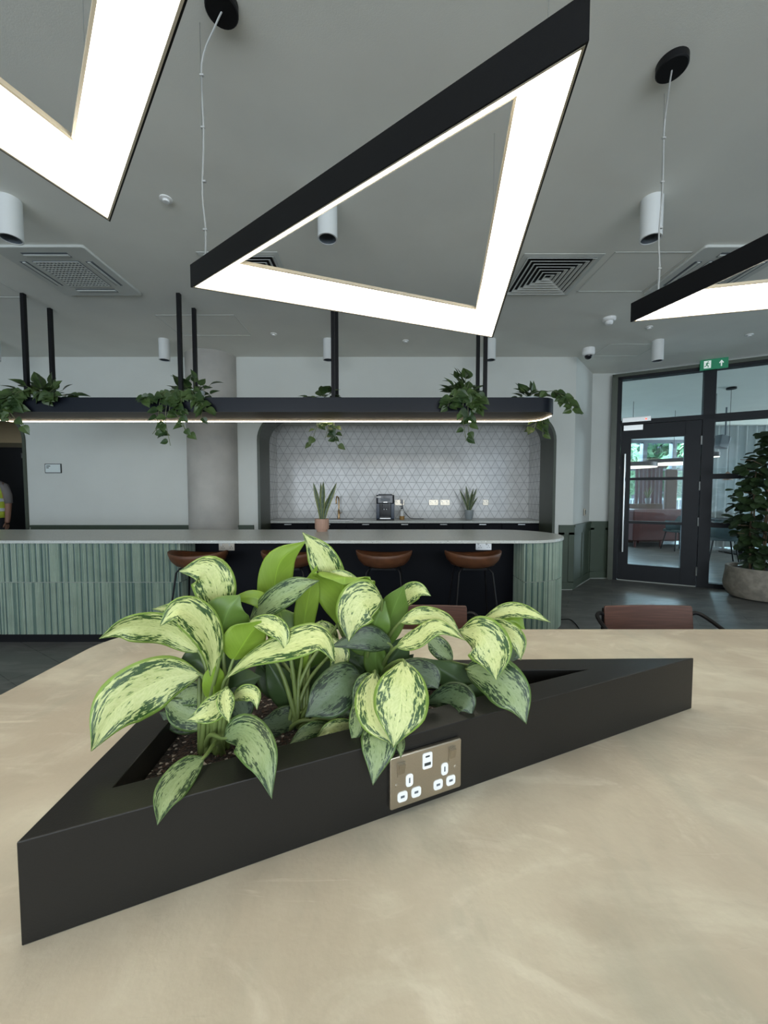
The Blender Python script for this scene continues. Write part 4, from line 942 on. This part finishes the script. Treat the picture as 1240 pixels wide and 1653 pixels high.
# one real line light for the LED so that it washes the tiles
# ---------------------------------------------------------------- trailing pothos on the shelf
def heart(mb, c, d, nrm, L, g):
    d = d.normalized(); s_ = d.cross(nrm); s_ = s_.normalized() if s_.length > 1e-4 else d.orthogonal().normalized(); nn = s_.cross(d)
    prof = [(0, 0), (.06, .26), (.22, .42), (.45, .40), (.70, .24), (.88, .09), (1.0, 0)]; k = len(mb.v)
    for v, w_ in prof:
        cc = c + d * (v * L) - nn * (v * v * L * .25)
        mb.v += [tuple(cc - s_ * w_ * L + nn * w_ * L * .25), tuple(cc), tuple(cc + s_ * w_ * L + nn * w_ * L * .25)]
    for i in range(6):
        a = k + i * 3; mb.face((a, a + 1, a + 4, a + 3)); mb.face((a + 1, a + 2, a + 5, a + 4))
def pothos(px, Y, label, seed, vines, n=40, spread=.17, up=.14, pot='potwhite', ph_=.155):
    Y += .03; g = random.Random(seed); x = (px - 620) / FPX * Y
    t = thing('trailing_pothos', label, 'plant', (x, Y, HZ0 + .02), 0, 'trailing plants on the hanging shelf')
    MB().lathe([(.06, 0), (.085, ph_ - .005), (.088, ph_), (.080, ph_), (.076, ph_ - .015), (.0001, ph_ - .02)], n=24).build('pot', pot, t, auto=40)
    fo = MB(); vi = MB(); zt = .14
    for i in range(n):
        a = g.uniform(0, 2 * PI); rr = spread * g.uniform(.2, 1); hh = zt + up * g.uniform(0, 1) * (1 - (rr / spread) ** 2 * .6)
        p = Vector((rr * math.cos(a), rr * math.sin(a) * .7, hh)); o = Vector((0, 0, zt)); d = (p - o).normalized() + Vector((g.gauss(0, .3), g.gauss(0, .3), g.uniform(-.3, .4)))
        heart(fo, p, d, Vector((g.gauss(0, .4), -.5, 1)).normalized(), g.uniform(.08, .125), g)
        vi.tube([(0, 0, zt - .02), tuple(p * .5 + Vector((0, 0, zt * .6))), tuple(p)], .002, 4)
    for (dx, dz, L, fr) in vines:
        yv = (HY0 - .035 - Y) if fr else (HY1 + .04 - Y)
        ztop = HZ1 - HZ0 + .01
        P = spline([(0, 0, zt), (dx * .45, yv * .75, ztop + .035), (dx * .8, yv, ztop - .03), (dx + g.uniform(-.02, .02), yv - .01, ztop - L * .5), (dx + dz, yv + g.uniform(-.02, .02), ztop - L)], 24)
        vi.tube(P, .0028, 5)
        for k in range(5, 25, 1 if L < .2 else 2):
            s_ = g.choice((-1, 1)); d = Vector((s_ * g.uniform(.4, 1), g.uniform(-.6, .1), g.uniform(-1.0, .0))); heart(fo, P[k] + d * .012, d, Vector((g.gauss(0, .5), -1, .5)).normalized(), g.uniform(.065, .10), g)
    fo.build('foliage', 'pothos', t); vi.build('vines', 'vine', t)
pothos(82, 3.62, 'bushy pothos trailing over the left end of hanging shelf', 11, [(-.24, .02, .18, 1), (-.10, .10, .30, 1), (-.16, .04, .22, 1), (-.08, .03, .13, 1), (.22, .05, .02, 1)], n=46, spread=.25, up=.16)
pothos(319, 3.66, 'pothos in visible white pot with long vines in front of the concrete column', 12, [(-.20, -.02, .36, 1), (-.12, .03, .46, 1), (-.10, -.14, .36, 1), (-.04, .12, .38, 1), (.02, .02, .34, 1), (.16, .08, .14, 1), (.20, -.03, .22, 1), (-.28, -.02, .05, 1)], n=34, spread=.21, up=.22, ph_=.22)
pothos(524, 3.68, 'pothos behind the middle shelf hangers with vines ending over the tiles', 13, [(-.10, -.08, .40, 0), (.0, -.02, .32, 0), (.06, .03, .36, 0), (.02, .10, .42, 0)], n=24, spread=.17, up=.08)
pothos(748, 3.60, 'full dark pothos trailing in front of the right shelf hangers', 14, [(-.02, .02, .36, 1), (-.06, .04, .42, 1), (.05, -.06, .26, 1), (-.16, -.03, .12, 1), (.10, -.03, .14, 1)], n=44, spread=.17, up=.24)
pothos(852, 3.66, 'pothos at the right end of hanging shelf with vines round the corner', 15, [(.16, -.02, .26, 0), (.22, .02, .30, 0), (.24, .03, .16, 1), (.20, -.10, .22, 0)], n=26, spread=.13, up=.10)

# ---------------------------------------------------------------- kitchen run inside the alcove
kc = thing('kitchen_cabinets', 'black kitchen base units standing in the tiled alcove', 'cabinet', (0, 0, 0))
MB().box((AX0 + .002, 5.60, .1), (AX1 - .002, 6.075, .865)).build('carcass', 'navy', kc); MB().box((AX0 + .002, 5.66, 0), (AX1 - .002, 6.075, .1)).build('plinth', 'black', kc)
xs = [AX0 + i * (AX1 - AX0) / 7 for i in range(8)]
for a, b in zip(xs[:-1], xs[1:]):
    d = MB().box((a + .003, 5.575, .12), (b - .003, 5.598, .845)).build('door', 'navy', kc, bevel=.002); MB().box(((a + b) / 2 - .05, 5.562, .842), ((a + b) / 2 + .05, 5.58, .850)).build('handle', 'steel', d)
tag(MB().box((AX0, 5.555, .866), (AX1, 6.08, .90)).build('worktop', 'quartz', bevel=.003), 'pale speckled worktop running across the tiled alcove', 'worktop')
kz = .90
t = thing('kitchen_tap', 'brass gooseneck tap beside the sink in alcove worktop', 'tap', ((547 - 620) / FPX * 5.92, 5.92, kz))
MB().lathe([(.026, 0), (.026, .01), (.018, .015), (.018, .13), (.014, .135), (.0001, .136)], n=18).build('body', 'brass', t, auto=40)
MB().tube(spline([(0, 0, .12), (0, 0, .30), (-.012, -.03, .345), (-.02, -.09, .345), (-.025, -.115, .30), (-.025, -.118, .24)], 24), .011, 12).build('spout', 'brass', t, smooth=True)
MB().tube([(0, 0, .09), (.045, -.01, .10)], .006, 8).build('lever', 'brass', t, auto=40)
t = thing('sink', 'stainless sink set in the alcove worktop behind the snake plant', 'sink', ((552 - 620) / FPX * 5.8, 5.80, kz))
MB().prism(rrect(-.24, .20, -.13, .13, .03, 5), 0, .006).build('rim', 'steel', t, bevel=.002); MB().prism(rrect(-.215, .175, -.105, .105, .03, 5), .0055, .0075).build('bowl', 'slot', t)
cx = (622 - 620) / FPX * 5.78; t = thing('coffee_machine', 'black bean to cup coffee machine on the alcove worktop', 'coffee machine', (cx, 5.75, kz)); W = .133
MB().box((-W, -.10, 0), (W, .20, .02)).box((-W, .02, .02), (W, .20, .36)).build('body', 'gloss', t, bevel=.006)
MB().box((-W, -.09, .02), (-W + .05, .03, .25)).box((W - .05, -.09, .02), (W, .03, .25)).build('side_panel', 'machineblue', t, bevel=.008)
MB().prism(rrect(-W, W, -.09, .20, .03, 4), .25, .375).build('head', 'gloss', t, bevel=.008)
MB().box((-W + .004, -.0925, .335), (-.065, -.088, .352)).build('badge', 'white', t); MB().box((-.03, -.0925, .262), (.03, -.088, .272)).build('brand_badge', 'steel', t)
MB().box((-.07, -.09, .285), (.07, -.0915, .325)).build('display', 'slot', t)
MB().box((-.045, -.085, .17), (.045, -.02, .25)).build('spout_block', 'gloss', t, bevel=.006)
for x in (-.018, .018): MB().tube([(x, -.06, .155), (x, -.06, .18)], .007, 10).build('nozzle', 'steel', t)
MB().box((-.08, -.10, .02), (.08, .02, .035)).build('drip_tray', 'steel', t, bevel=.002)
MB().prism(rrect(-.10, .10, .0, .15, .02, 4), .375, .388).build('bean_lid', 'gloss', t, bevel=.004)
t = thing('soap_dispenser', 'pump bottle of amber soap on worktop right of the coffee machine', 'bottle', ((649 - 620) / FPX * 5.82, 5.82, kz))
MB().lathe([(.036, 0), (.038, .01), (.038, .055), (.0001, .055)], n=20).build('liquid', 'amber', t, auto=40); MB().lathe([(.038, .055), (.037, .13), (.018, .15), (.018, .16), (.0001, .16)], n=20).build('bottle_wall', 'clearplastic', t, auto=40)
MB().lathe([(.018, .16), (.018, .18), (.006, .182), (.006, .205), (.0001, .206)], n=14).tube([(0, 0, .2), (-.035, -.01, .198)], .005, 6).build('pump', 'gloss', t, auto=40)
p0 = Vector(((649 - 620) / FPX * 6.0, 6.06, 1.165))
tag(MB().tube(spline([p0, p0 + Vector((.01, -.03, -.05)), p0 + Vector((.03, -.05, -.14)), p0 + Vector((.12, -.10, -.245)), p0 + Vector((.20, -.16, -.258)), p0 + Vector((.33, -.18, -.258))], 30), .005, 6).box(p0 + Vector((-.022, -.03, -.03)), p0 + Vector((.022, .0, .03))).build('power_lead', 'gloss'), 'black power lead plugged into socket beside the coffee machine', 'cable')
for px, w_, lb in ((645, .146, 'white double socket on tiles right of the coffee machine'), (700, .146, 'white double socket, left of the pair in the middle of tiles'), (718.5, .146, 'white three gang switch, right of the pair on tiles'), (784, .086, 'white single socket on tiles right of the grey potted plant')):
    socket_plate('wall_socket', lb, ((px - 620) / FPX * 6.08, 6.08, 1.3 - (811 - 796) / 102.), 0, w_, .086, 'satin', 'white', group='sockets on the alcove tiles')
def snake(name, label, loc, potf, leaves, cat='plant', sc=1):
    t = thing(name, label, cat, loc); potf(t); g = random.Random(4)
    for (dx, dy, h_, w_, z0, tw) in leaves:
        mb = MB(); N = 14
        for i in range(N + 1):
            v = i / N; w = w_ * (.55 + .45 * math.sin(min(1, v * 1.5) * PI / 2)) * (1 if v < .6 else max(0, (1 - ((v - .6) / .4) ** 1.8))) / 2 + .0004; a = tw * v + g.uniform(0, .1)
            c = Vector((dx * v ** 1.4 + dx * .15, dy * v + dy * .2, z0 + h_ * v)); s_ = Vector((math.cos(a), math.sin(a), 0)); nn = Vector((-math.sin(a), math.cos(a), 0))
            for u in (-1, -.5, 0, .5, 1): mb.v.append(tuple(c + s_ * u * w + nn * (abs(u) * w * .35) + nn * .0015))
            for u in (-1, -.5, 0, .5, 1): mb.v.append(tuple(c + s_ * u * w + nn * (abs(u) * w * .35) - nn * .0015))
        for i in range(N):
            for l_ in range(2):
                for j in range(4):
                    a = i * 10 + l_ * 5 + j; mb.face((a, a + 1, a + 11, a + 10), 0, [((j) / 4, i / N), ((j + 1) / 4, i / N), ((j + 1) / 4, (i + 1) / N), (j / 4, (i + 1) / N)])
            for e in (0, 4): a = i * 10 + e; mb.face((a, a + 10, a + 15, a + 5), 0, [(0, .5)] * 4)
        mb.build('leaf', 'snake', t, smooth=True)
    return t
def pot_fluted(t):
    mb = MB(); n = 96; k = 0
    for (r_, z, f) in ((.055, 0, 0), (.055, .016, 0), (.062, .018, 1), (.070, .035, 1), (.070, .130, 1), (.064, .132, 0), (.062, .115, 0)):
        for j in range(n):
            a = 2 * PI * j / n; rr = r_ + (.003 * abs(math.sin(a * 11)) if f else 0); mb.v.append((rr * math.cos(a), rr * math.sin(a), z))
    for i in range(6):
        for j in range(n): mb.face((i * n + j, i * n + (j + 1) % n, (i + 1) * n + (j + 1) % n, (i + 1) * n + j))
    mb.face(list(range(n))); mb.build('pot', 'potpink', t, auto=50); MB().lathe([(.0001, .118), (.063, .118), (.063, .110), (.0001, .11)], n=24).build('soil', 'soil', t)
snake('snake_plant', 'snake plant in ribbed pink clay pot standing on the bar top', ((519.5 - 620) / FPX * 4.0, 4.0, BT), pot_fluted,
      [(-.075, .0, .40, .045, .11, .5), (-.012, .02, .40, .04, .11, -.4), (.02, -.02, .41, .05, .11, .3), (.135, .01, .40, .055, .11, -.5), (.05, .03, .24, .035, .11, .6), (-.04, -.03, .30, .035, .11, .2)])
def pot_grey(t):
    MB().lathe([(.045, 0), (.055, .03), (.066, .07), (.068, .145), (.062, .145), (.06, .13)], n=28).build('pot', 'potgrey', t, auto=40); MB().lathe([(.0001, .133), (.062, .133), (.062, .12), (.0001, .12)], n=20).build('soil', 'soil', t)
snake('snake_plant', 'small snake plant in grey ceramic pot on the alcove worktop', ((757.5 - 620) / FPX * 5.85, 5.85, kz), pot_grey,
      [(-.13, 0, .34, .035, .12, .4), (-.04, .02, .40, .04, .12, -.3), (.03, -.02, .30, .04, .12, .3), (.10, .0, .36, .04, .12, -.4), (.12, .02, .22, .035, .12, .4), (-.01, -.02, .26, .03, .12, .1), (.06, .02, .36, .035, .12, .1)])
# ---------------------------------------------------------------- signs, switches
t = thing('wall_sign', 'small framed sign on the pale wall left of the column', 'sign', ((89 - 620) / FPX * YB, YB, 1.3 + (796 - 756.5) / 120.1))
MB().box((-.108, -.012, -.062), (.108, 0, .062)).build('frame', 'ink', t); MB().box((-.099, -.014, -.053), (.099, -.011, .053)).build('face', 'signface', t)
tx = MB()
for i in range(8): tx.box((-.086 + i * .0068, -.0155, .024), (-.0808 + i * .0068, -.013, .034 + (i % 3) * .0015))
for i in range(5): tx.box((-.086 + i * .0068, -.0155, .002), (-.0808 + i * .0068, -.013, .011 + (i % 2) * .0015))
tx.build('lettering', 'ink', t)
aa = math.atan2(5.87 - YB, 3.12 - 2.56)
t = thing('wall_switch', 'small black switch plate on angled wall above the green panelling', 'switch', (2.56 + .56 * .62, YB + .70 * .62, 1.3 - (826 - 796) / 110.), aa)
MB().box((-.04, -.012, -.05), (.04, 0, .05)).build('plate', 'satin', t, bevel=.002); MB().box((-.02, -.018, -.03), (.02, -.01, .03)).build('button', 'gloss', t)
# ---------------------------------------------------------------- chairs at the shared table
def chair(label, loc, rz):
    t = thing('dining_chair', label, 'chair', loc, rz, 'wood and black tube chairs at the shared table')
    # local: the sitter faces -y; back at +y
    bk = MB(); N = 12
    for side_ in (0, 1):
        for i in range(N + 1):
            x = -.215 + .43 * i / N; y = .235 - .35 * x * x + (.011 if side_ else 0)
            for z in (.545, .56, .735, .75):
                xx = x * (.985 if z in (.545, .75) else 1); bk.v.append((xx, y + (z - .65) * .12, z))
    for s_ in (0, 1):
        for i in range(N):
            for j in range(3): a = s_ * (N + 1) * 4 + i * 4 + j; bk.face((a, a + 4, a + 5, a + 1))
    o = (N + 1) * 4
    for i in range(N): a = i * 4; bk.face((a, a + 4, a + 4 + o, a + o)); bk.face((a + 3, a + 7, a + 7 + o, a + 3 + o))
    for i in (0, N):
        for j in range(3): a = i * 4 + j; bk.face((a, a + 1, a + 1 + o, a + o))
    bk.build('backrest', 'wood', t, bevel=.004)
    MB().prism(rrect(-.21, .21, -.22, .20, .05, 6), .445, .460).build('seat', 'wood', t, bevel=.004)
    for s_ in (-1, 1):
        fr = MB().tube(spline([(s_ * .20, .24, .70), (s_ * .235, .235, .715), (s_ * .262, .20, .70), (s_ * .27, .05, .655), (s_ * .27, -.12, .64)], 20), .0095, 8); fr.build('armrest', 'black', t, smooth=True)
        MB().tube([(s_ * .27, -.12, .64), (s_ * .262, -.20, .61), (s_ * .24, -.23, 0)], .0095, 8).build('leg', 'black', t, auto=50)
        MB().tube([(s_ * .205, .25, .735), (s_ * .215, .25, .45), (s_ * .235, .28, 0)], .0095, 8).build('leg', 'black', t, auto=50)
        MB().tube([(s_ * .225, -.215, .435), (s_ * .21, .25, .435)], .009, 8).build('seat_rail', 'black', t, auto=50)
    MB().tube([(-.25, -.212, .435), (.25, -.212, .435)], .008, 8).build('cross_rail', 'black', t, auto=50)
    return t
ch = chair('wood backed tube chair at far side of table right of the planter', (1.29, 1.62, 0), 0)
dup(ch, (.19, 1.62, 0), 0, 'wood backed tube chair at far side of table, behind the plants')
dup(ch, (-1.43, .95, 0), math.radians(100), 'chair at the left end of table, only its black tube arm showing')
# loose cable on the floor behind the bar end
P = [at(905, 1000, Z=.006), at(920, 1000, Z=.006), at(930, 1008, Z=.006), at(936, 1020, Z=.006), at(930, 1040, Z=.006)]
tag(MB().tube(spline(P, 20), .005, 6).build('floor_cable', 'gloss'), 'thin black cable lying on grey floor beside the rounded bar end', 'cable')
# ---------------------------------------------------------------- tall plant in the concrete pot
t = thing('tall_climbing_plant', 'tall round leaved plant on poles in big concrete pot by the glass screen', 'plant', (4.65, 4.72, 0))
MB().lathe([(.20, 0), (.285, .02), (.335, .10), (.345, .17), (.325, .33), (.322, .39), (.295, .39), (.29, .34)], n=48).build('pot', 'potconcrete', t, auto=40)
MB().lathe([(.0001, .355), (.293, .35), (.293, .33), (.0001, .33)], n=32).build('soil', 'soil', t)
g = random.Random(21); stx = [(-.10, .02, 1.45), (.0, -.05, 1.9), (.10, .05, 2.0), (-.02, .10, 1.7)]
for (x, y, h_) in stx:
    MB().tube(spline([(x, y, .34), (x + g.uniform(-.03, .03), y, .9), (x + g.uniform(-.05, .05), y, 1.4), (x + .04, y, h_)], 14), [.013 - .0006 * i for i in range(15)], 7).build('stem', 'bark', t, smooth=True)
fo = MB()
def roundleaf(mb, c, d, nn, L):
    d = d.normalized(); s_ = d.cross(nn).normalized(); nn = s_.cross(d); k = len(mb.v)
    prof = [(0, .03), (.12, .18), (.35, .30), (.62, .40), (.84, .36), (.96, .20), (1.0, .05)]
    for v, w_ in prof:
        cc = c + d * (v * L) - nn * (v * v * L * .2); mb.v += [tuple(cc - s_ * w_ * L + nn * w_ * L * .2), tuple(cc), tuple(cc + s_ * w_ * L + nn * w_ * L * .2)]
    for i in range(6): a = k + i * 3; mb.face((a, a + 1, a + 4, a + 3)); mb.face((a + 1, a + 2, a + 5, a + 4))
for i in range(470):
    z = g.uniform(.40, 2.06); cen = Vector((.03 + .06 * math.sin(z * 4) + (z - 1) * .06, 0, z))
    wz = .13 + .12 * math.exp(-((z - .95) / .35) ** 2) + .07 * math.exp(-((z - 1.65) / .2) ** 2); wz *= (1 if z < 1.85 else .75)
    if z < .6: wz = .15
    if z > 1.2 and z < 1.4: wz *= .85
    a = g.uniform(0, 2 * PI); rr = wz * g.uniform(.35, 1.0)
    p = cen + Vector((math.cos(a) * rr, math.sin(a) * rr, 0)); d = Vector((math.cos(a), math.sin(a), g.uniform(-1.1, .5)))
    roundleaf(fo, p, d, Vector((g.gauss(0, .3) + .3 * math.cos(a), -.4 + .3 * math.sin(a), 1)).normalized(), g.uniform(.10, .155))
for (px, py) in ((1120, 0),): pass
for i in range(26):
    k = i % 2; c = Vector((-.20 - .10 * g.random(), g.uniform(-.08, .08), 1.62 + g.uniform(-.06, .05))) if k else Vector((-.22 - .16 * g.random(), g.uniform(-.08, .08), 1.28 + g.uniform(-.10, .10)))
    roundleaf(fo, c, Vector((-1, g.uniform(-.6, .6), g.uniform(-1, .4))), Vector((0, -.5, 1)).normalized(), g.uniform(.07, .11))
fo.build('foliage', 'tallleaf', t, smooth=False)
br = MB()
for z in (1.2, 1.3, 1.58, 1.7, .8, .9): br.tube([(-.02, 0, z - .06), (-.15, 0, z), (-.30, 0, z + .01)], .004, 5)
br.build('side_shoots', 'bark', t)
# ---------------------------------------------------------------- lounge seen through the glass
def lv(px, Y): return (px - 620) / FPX * Y
t = thing('booth_sofa', 'high backed oxblood booth sofa seen through the glazed door', 'sofa', (6.65, 9.5, 0))
MB().box((-.55, -.25, .16), (1.7, .55, .50)).build('seat_base', 'oxblood', t, bevel=.03); MB().box((-.55, -.38, .16), (1.7, -.22, .92)).build('backrest', 'oxblood', t, bevel=.04)
MB().box((-.72, -.38, .16), (-.50, .60, .92)).build('side_panel', 'oxblood', t, bevel=.03)
for x in (-.62, 0.0, 1.5):
    for y in (-.3, .5): MB().tube([(x, y, 0), (x, y, .17)], [.022, .035], 10).build('leg', 'oxblood', t)
t = thing('booth_screen', 'tall plum coloured slatted screen behind the oxblood booth', 'screen', (lv(1047, 10.6), 10.6, 0))
for i in range(7): MB().box((-.36 + i * .11, 0, .0), (-.29 + i * .11, .05, 2.0)).build('slat', mat('plum_fabric', (.12, .06, .065), .8) if i == 0 else bpy.data.materials['plum_fabric'], t)
MB().box((-.37, -.01, 2.0), (.45, .06, 2.05)).build('top_rail', 'oxblood', t)
t = thing('booth_screen', 'tall brown padded panel right of the plum screen', 'screen', (lv(1084, 10.6), 10.6, 0))
MB().box((-.16, 0, .3), (.16, .1, 1.95)).build('panel', 'brownpanel', t, bevel=.03); MB().box((-.18, 0, 0), (.18, .12, .3)).build('base', 'black', t)
def ringlamp(x, y, z, r_, label):
    t = thing('disc_pendant_lamp', label, 'pendant lamp', (x, y, z), 0, 'dark disc pendants in the lounge')
    MB().lathe([(.0001, .09), (r_, .09), (r_, .012), (r_ - .03, .012)], n=40).build('shade', 'black', t, auto=40); MB().lathe([(.0001, 0), (r_ - .005, 0), (r_ - .005, .011), (.0001, .011)], n=40).build('diffuser', mat('lounge_lamp_glow', (1, 1, 1), .5, emit=(1, .86, .68), estr=1.6) if 'lounge_lamp_glow' not in bpy.data.materials else bpy.data.materials['lounge_lamp_glow'], t, auto=40)
    MB().tube([(0, 0, .09), (0, 0, CZ - z)], .004, 5).build('cord', 'black', t)
ringlamp(lv(1018, 7.6), 7.6, 1.80, .42, 'dark disc pendant at the left of the door glass'); ringlamp(lv(1085, 8.4), 8.4, 1.93, .55, 'dark disc pendant at the right of the door glass'); ringlamp(lv(1150, 7.0), 7.0, 1.95, .08, 'small dark disc pendant just right of the door')
t = thing('hanging_bell_lamp', 'small pendant with dark ceiling rose seen through upper sidelight', 'pendant lamp', (lv(1173, 6.6), 6.6, CZ))
MB().lathe([(.07, 0), (.07, -.03), (.0001, -.04)], n=20).build('ceiling_rose', 'black', t); MB().tube([(0, 0, -.03), (0, 0, -1.42)], .003, 5).build('cord', 'black', t); MB().lathe([(.012, -1.42), (.04, -1.45), (.07, -1.56), (.065, -1.56), (.0001, -1.47)], n=20).build('shade', 'potpink', t)
def loungechair(x, y, rz, label):
    t = thing('lounge_chair', label, 'chair', (x, y, 0), rz, 'teal grey shell chairs in the lounge')
    MB().prism(rrect(-.23, .23, -.22, .22, .1, 6), .42, .48).build('seat', 'tealfab', t, bevel=.02)
    b = MB()
    for i in range(13):
        a = math.radians(-10 + 200 * i / 12)
        for k, (rr, z) in enumerate(((.25, .46), (.27, .80), (.24, .80), (.22, .46))): b.v.append((rr * math.cos(a), rr * math.sin(a) * .95, z - (.0 if 3 < i < 9 else .12 if z > .5 else 0)))
    for i in range(12):
        for k in range(4): b.face((i * 4 + k, i * 4 + (k + 1) % 4, i * 4 + 4 + (k + 1) % 4, i * 4 + 4 + k))
    b.build('shell_back', 'tealfab', t, smooth=True)
    for sx in (-1, 1):
        for sy in (-1, 1): MB().tube([(sx * .15, sy * .15, .43), (sx * .22, sy * .22, 0)], .012, 8).build('leg', 'black', t)
    return t
lc = loungechair(lv(1088, 8.9), 8.75, PI, 'teal grey shell chair in front of the oxblood booth')
dup(lc, (lv(1168, 7.2), 7.2, 0), 2.6, 'teal grey shell chair beyond the glass left of the tall plant'); dup(lc, (lv(1225, 7.2), 7.1, 0), 3.6, 'teal grey shell chair hidden behind the tall plant')
t = thing('lounge_table', 'dark lounge table beyond the glass behind the tall plant', 'table', (lv(1190, 8.1) + .3, 8.25, 0))
MB().prism(rrect(-.8, .8, -.35, .35, .05, 4), .72, .75).build('tabletop', 'black', t); MB().box((-.06, -.06, .02), (.06, .06, .72)).build('pedestal', 'black', t); MB().box((-.3, -.25, 0), (.3, .25, .02)).build('base', 'black', t)
cu = MB(); n = 150
for k in (0, 1):
    for i in range(n + 1):
        f = i / n; x = 7.60 + 5.6 * f; y = 9.05 - .5 * f + .045 * math.sin(i * 1.15) + k * .003
        cu.v += [(x, y, .03), (x, y, 2.86)]
o = (n + 1) * 2
for k in (0, 1):
    for i in range(n): a = k * o + i * 2; cu.face((a, a + 2, a + 3, a + 1))
cm = M['curtain']; nt = cm.node_tree; translucent(cm, nt.nodes, nt.links, nt.nodes['Principled BSDF'], (.58, .60, .60), .5)
tag(cu.build('curtain', 'curtain', smooth=True), 'pale grey full height curtain in the lounge beyond the glass', 'curtain')
t = thing('loudspeaker', 'small grey loudspeaker tilted on a bracket before the curtain', 'speaker', (lv(1160, 7.9), 7.9, 2.34))
MB().box((-.10, -.10, -.13), (.10, .08, .13), 0, Matrix.Rotation(.25, 4, 'Y')).build('cabinet', 'slot', t, bevel=.02); MB().tube([(.08, .05, 0), (.26, .2, 0), (.26, .2, CZ - 2.34)], .015, 8).build('bracket', 'slot', t)
snake('snake_plant', 'snake plant in pale pot beside the plum screen in the lounge', (lv(1046, 10.2), 10.2, 1.02), pot_grey, [(-.05, 0, .3, .04, .12, .3), (.06, 0, .36, .05, .12, -.3), (.12, 0, .28, .05, .12, .4), (-.1, 0, .22, .04, .12, .2)])
tag(MB().box((lv(1046, 9.9) - .5, 10.12, 0), (lv(1046, 9.9) + .55, 10.3, 1.02)).build('low_partition', 'brownpanel', bevel=.01), 'low brown partition behind the oxblood booth carrying a plant', 'partition')

# ---------------------------------------------------------------- person in the corridor opening
def skin_body(name, verts, edges, radii, m, parent, sub=2):
    me = bpy.data.meshes.new(name); me.from_pydata(verts, edges, []); me.materials.append(M[m])
    o = bpy.data.objects.new(name, me); C.objects.link(o); o.parent = parent
    sk_ = o.modifiers.new('skin', 'SKIN'); sk_.use_smooth_shade = True
    me.skin_vertices.new() if hasattr(me.skin_vertices, 'new') and not me.skin_vertices else None
    for v, r_ in zip(me.skin_vertices[0].data, radii): v.radius = r_ if isinstance(r_, tuple) else (r_, r_)
    me.skin_vertices[0].data[0].use_root = True
    ss = o.modifiers.new('sub', 'SUBSURF'); ss.levels = sub; ss.render_levels = sub; return o
pr = thing('person', 'person in yellow high visibility vest standing in the corridor opening at far left', 'person', (-6.10, 5.95, 0), .25)
V = [(0, 0, .95), (0, .0, 1.15), (0, 0, 1.38), (0, 0, 1.50), (0, -.01, 1.60), (0, -.02, 1.70),
     (-.17, 0, 1.42), (-.24, 0, 1.14), (-.25, -.05, .90), (-.25, -.07, .83), (.17, 0, 1.42), (.24, 0, 1.14), (.25, -.05, .90), (.25, -.07, .83),
     (-.09, 0, .88), (-.10, 0, .48), (-.10, .03, .09), (-.11, -.12, .04), (.09, 0, .88), (.10, 0, .48), (.10, .03, .09), (.11, -.12, .04)]
E = [(0, 1), (1, 2), (2, 3), (3, 4), (4, 5), (2, 6), (6, 7), (7, 8), (8, 9), (2, 10), (10, 11), (11, 12), (12, 13), (0, 14), (14, 15), (15, 16), (16, 17), (0, 18), (18, 19), (19, 20), (20, 21)]
Rr = [(.15, .11), (.15, .11), (.17, .11), .055, .06, .09, .06, .045, .035, .032, .06, .045, .035, .032, .085, .06, .045, .04, .085, .06, .045, .04]
skin_body('body', V, E, Rr, 'skin', pr)
for s_ in (-1, 1):
    hd = MB()
    for k, (dx, L) in enumerate(((-.03, .062), (-.010, .075), (.010, .072), (.030, .055))): hd.tube([(s_ * .25, -.07 + dx, .82), (s_ * .252, -.072 + dx * 1.1, .78), (s_ * .245, -.076 + dx, .82 - L - .02)], [.010, .009, .007], 8)
    hd.tube([(s_ * .25, -.10, .84), (s_ * .24, -.125, .80), (s_ * .235, -.125, .775)], [.011, .010, .008], 8); hd.build('fingers', 'skin', pr, smooth=True)
ve = MB().lathe([(.205, .92), (.205, 1.0), (.20, 1.15), (.205, 1.30), (.20, 1.40), (.14, 1.475), (.07, 1.50), (.06, 1.48)], (0, 0, 0), 36, sx=1.0, sy=.72)
vo = ve.build('hi_vis_vest', 'hivis', pr, smooth=True)
for z in (1.02, 1.17): MB().lathe([(.2085, z), (.2095, z + .002), (.2085, z + .05)], (0, 0, 0), 36, sx=1.0, sy=.73).build('reflective_band', 'silverband', vo, smooth=True)
for s_ in (-1, 1):
    MB().tube([(s_ * .12, 0, 1.43), (s_ * .19, 0, 1.40), (s_ * .235, 0, 1.27), (s_ * .25, -.01, 1.14)], [.07, .066, .056, .050], 14).build('sleeve', 'shirt', pr, smooth=True)
    MB().tube([(s_ * .085, 0, .95), (s_ * .10, 0, .50), (s_ * .10, .02, .10)], [.115, .085, .075], 14).build('trouser_leg', 'trousers', pr, smooth=True)
    MB().ball((s_ * .105, -.05, .055), .07, 14, sc=(.75, 1.9, .8)).build('shoe', 'gloss', pr, smooth=True)
MB().ball((0, .015, 1.72), .112, 18, sc=(.95, 1.0, 1.0)).build('hair', 'hair', pr, smooth=True)
fc = MB().tube([(0, -.105, 1.70), (0, -.135, 1.665), (0, -.115, 1.655)], [.010, .016, .010], 8)
for s_ in (-1, 1): fc.ball((s_ * .098, 0, 1.67), .025, 8, sc=(.4, .8, 1.2))
fc.build('nose_and_ears', 'skin', pr, smooth=True)
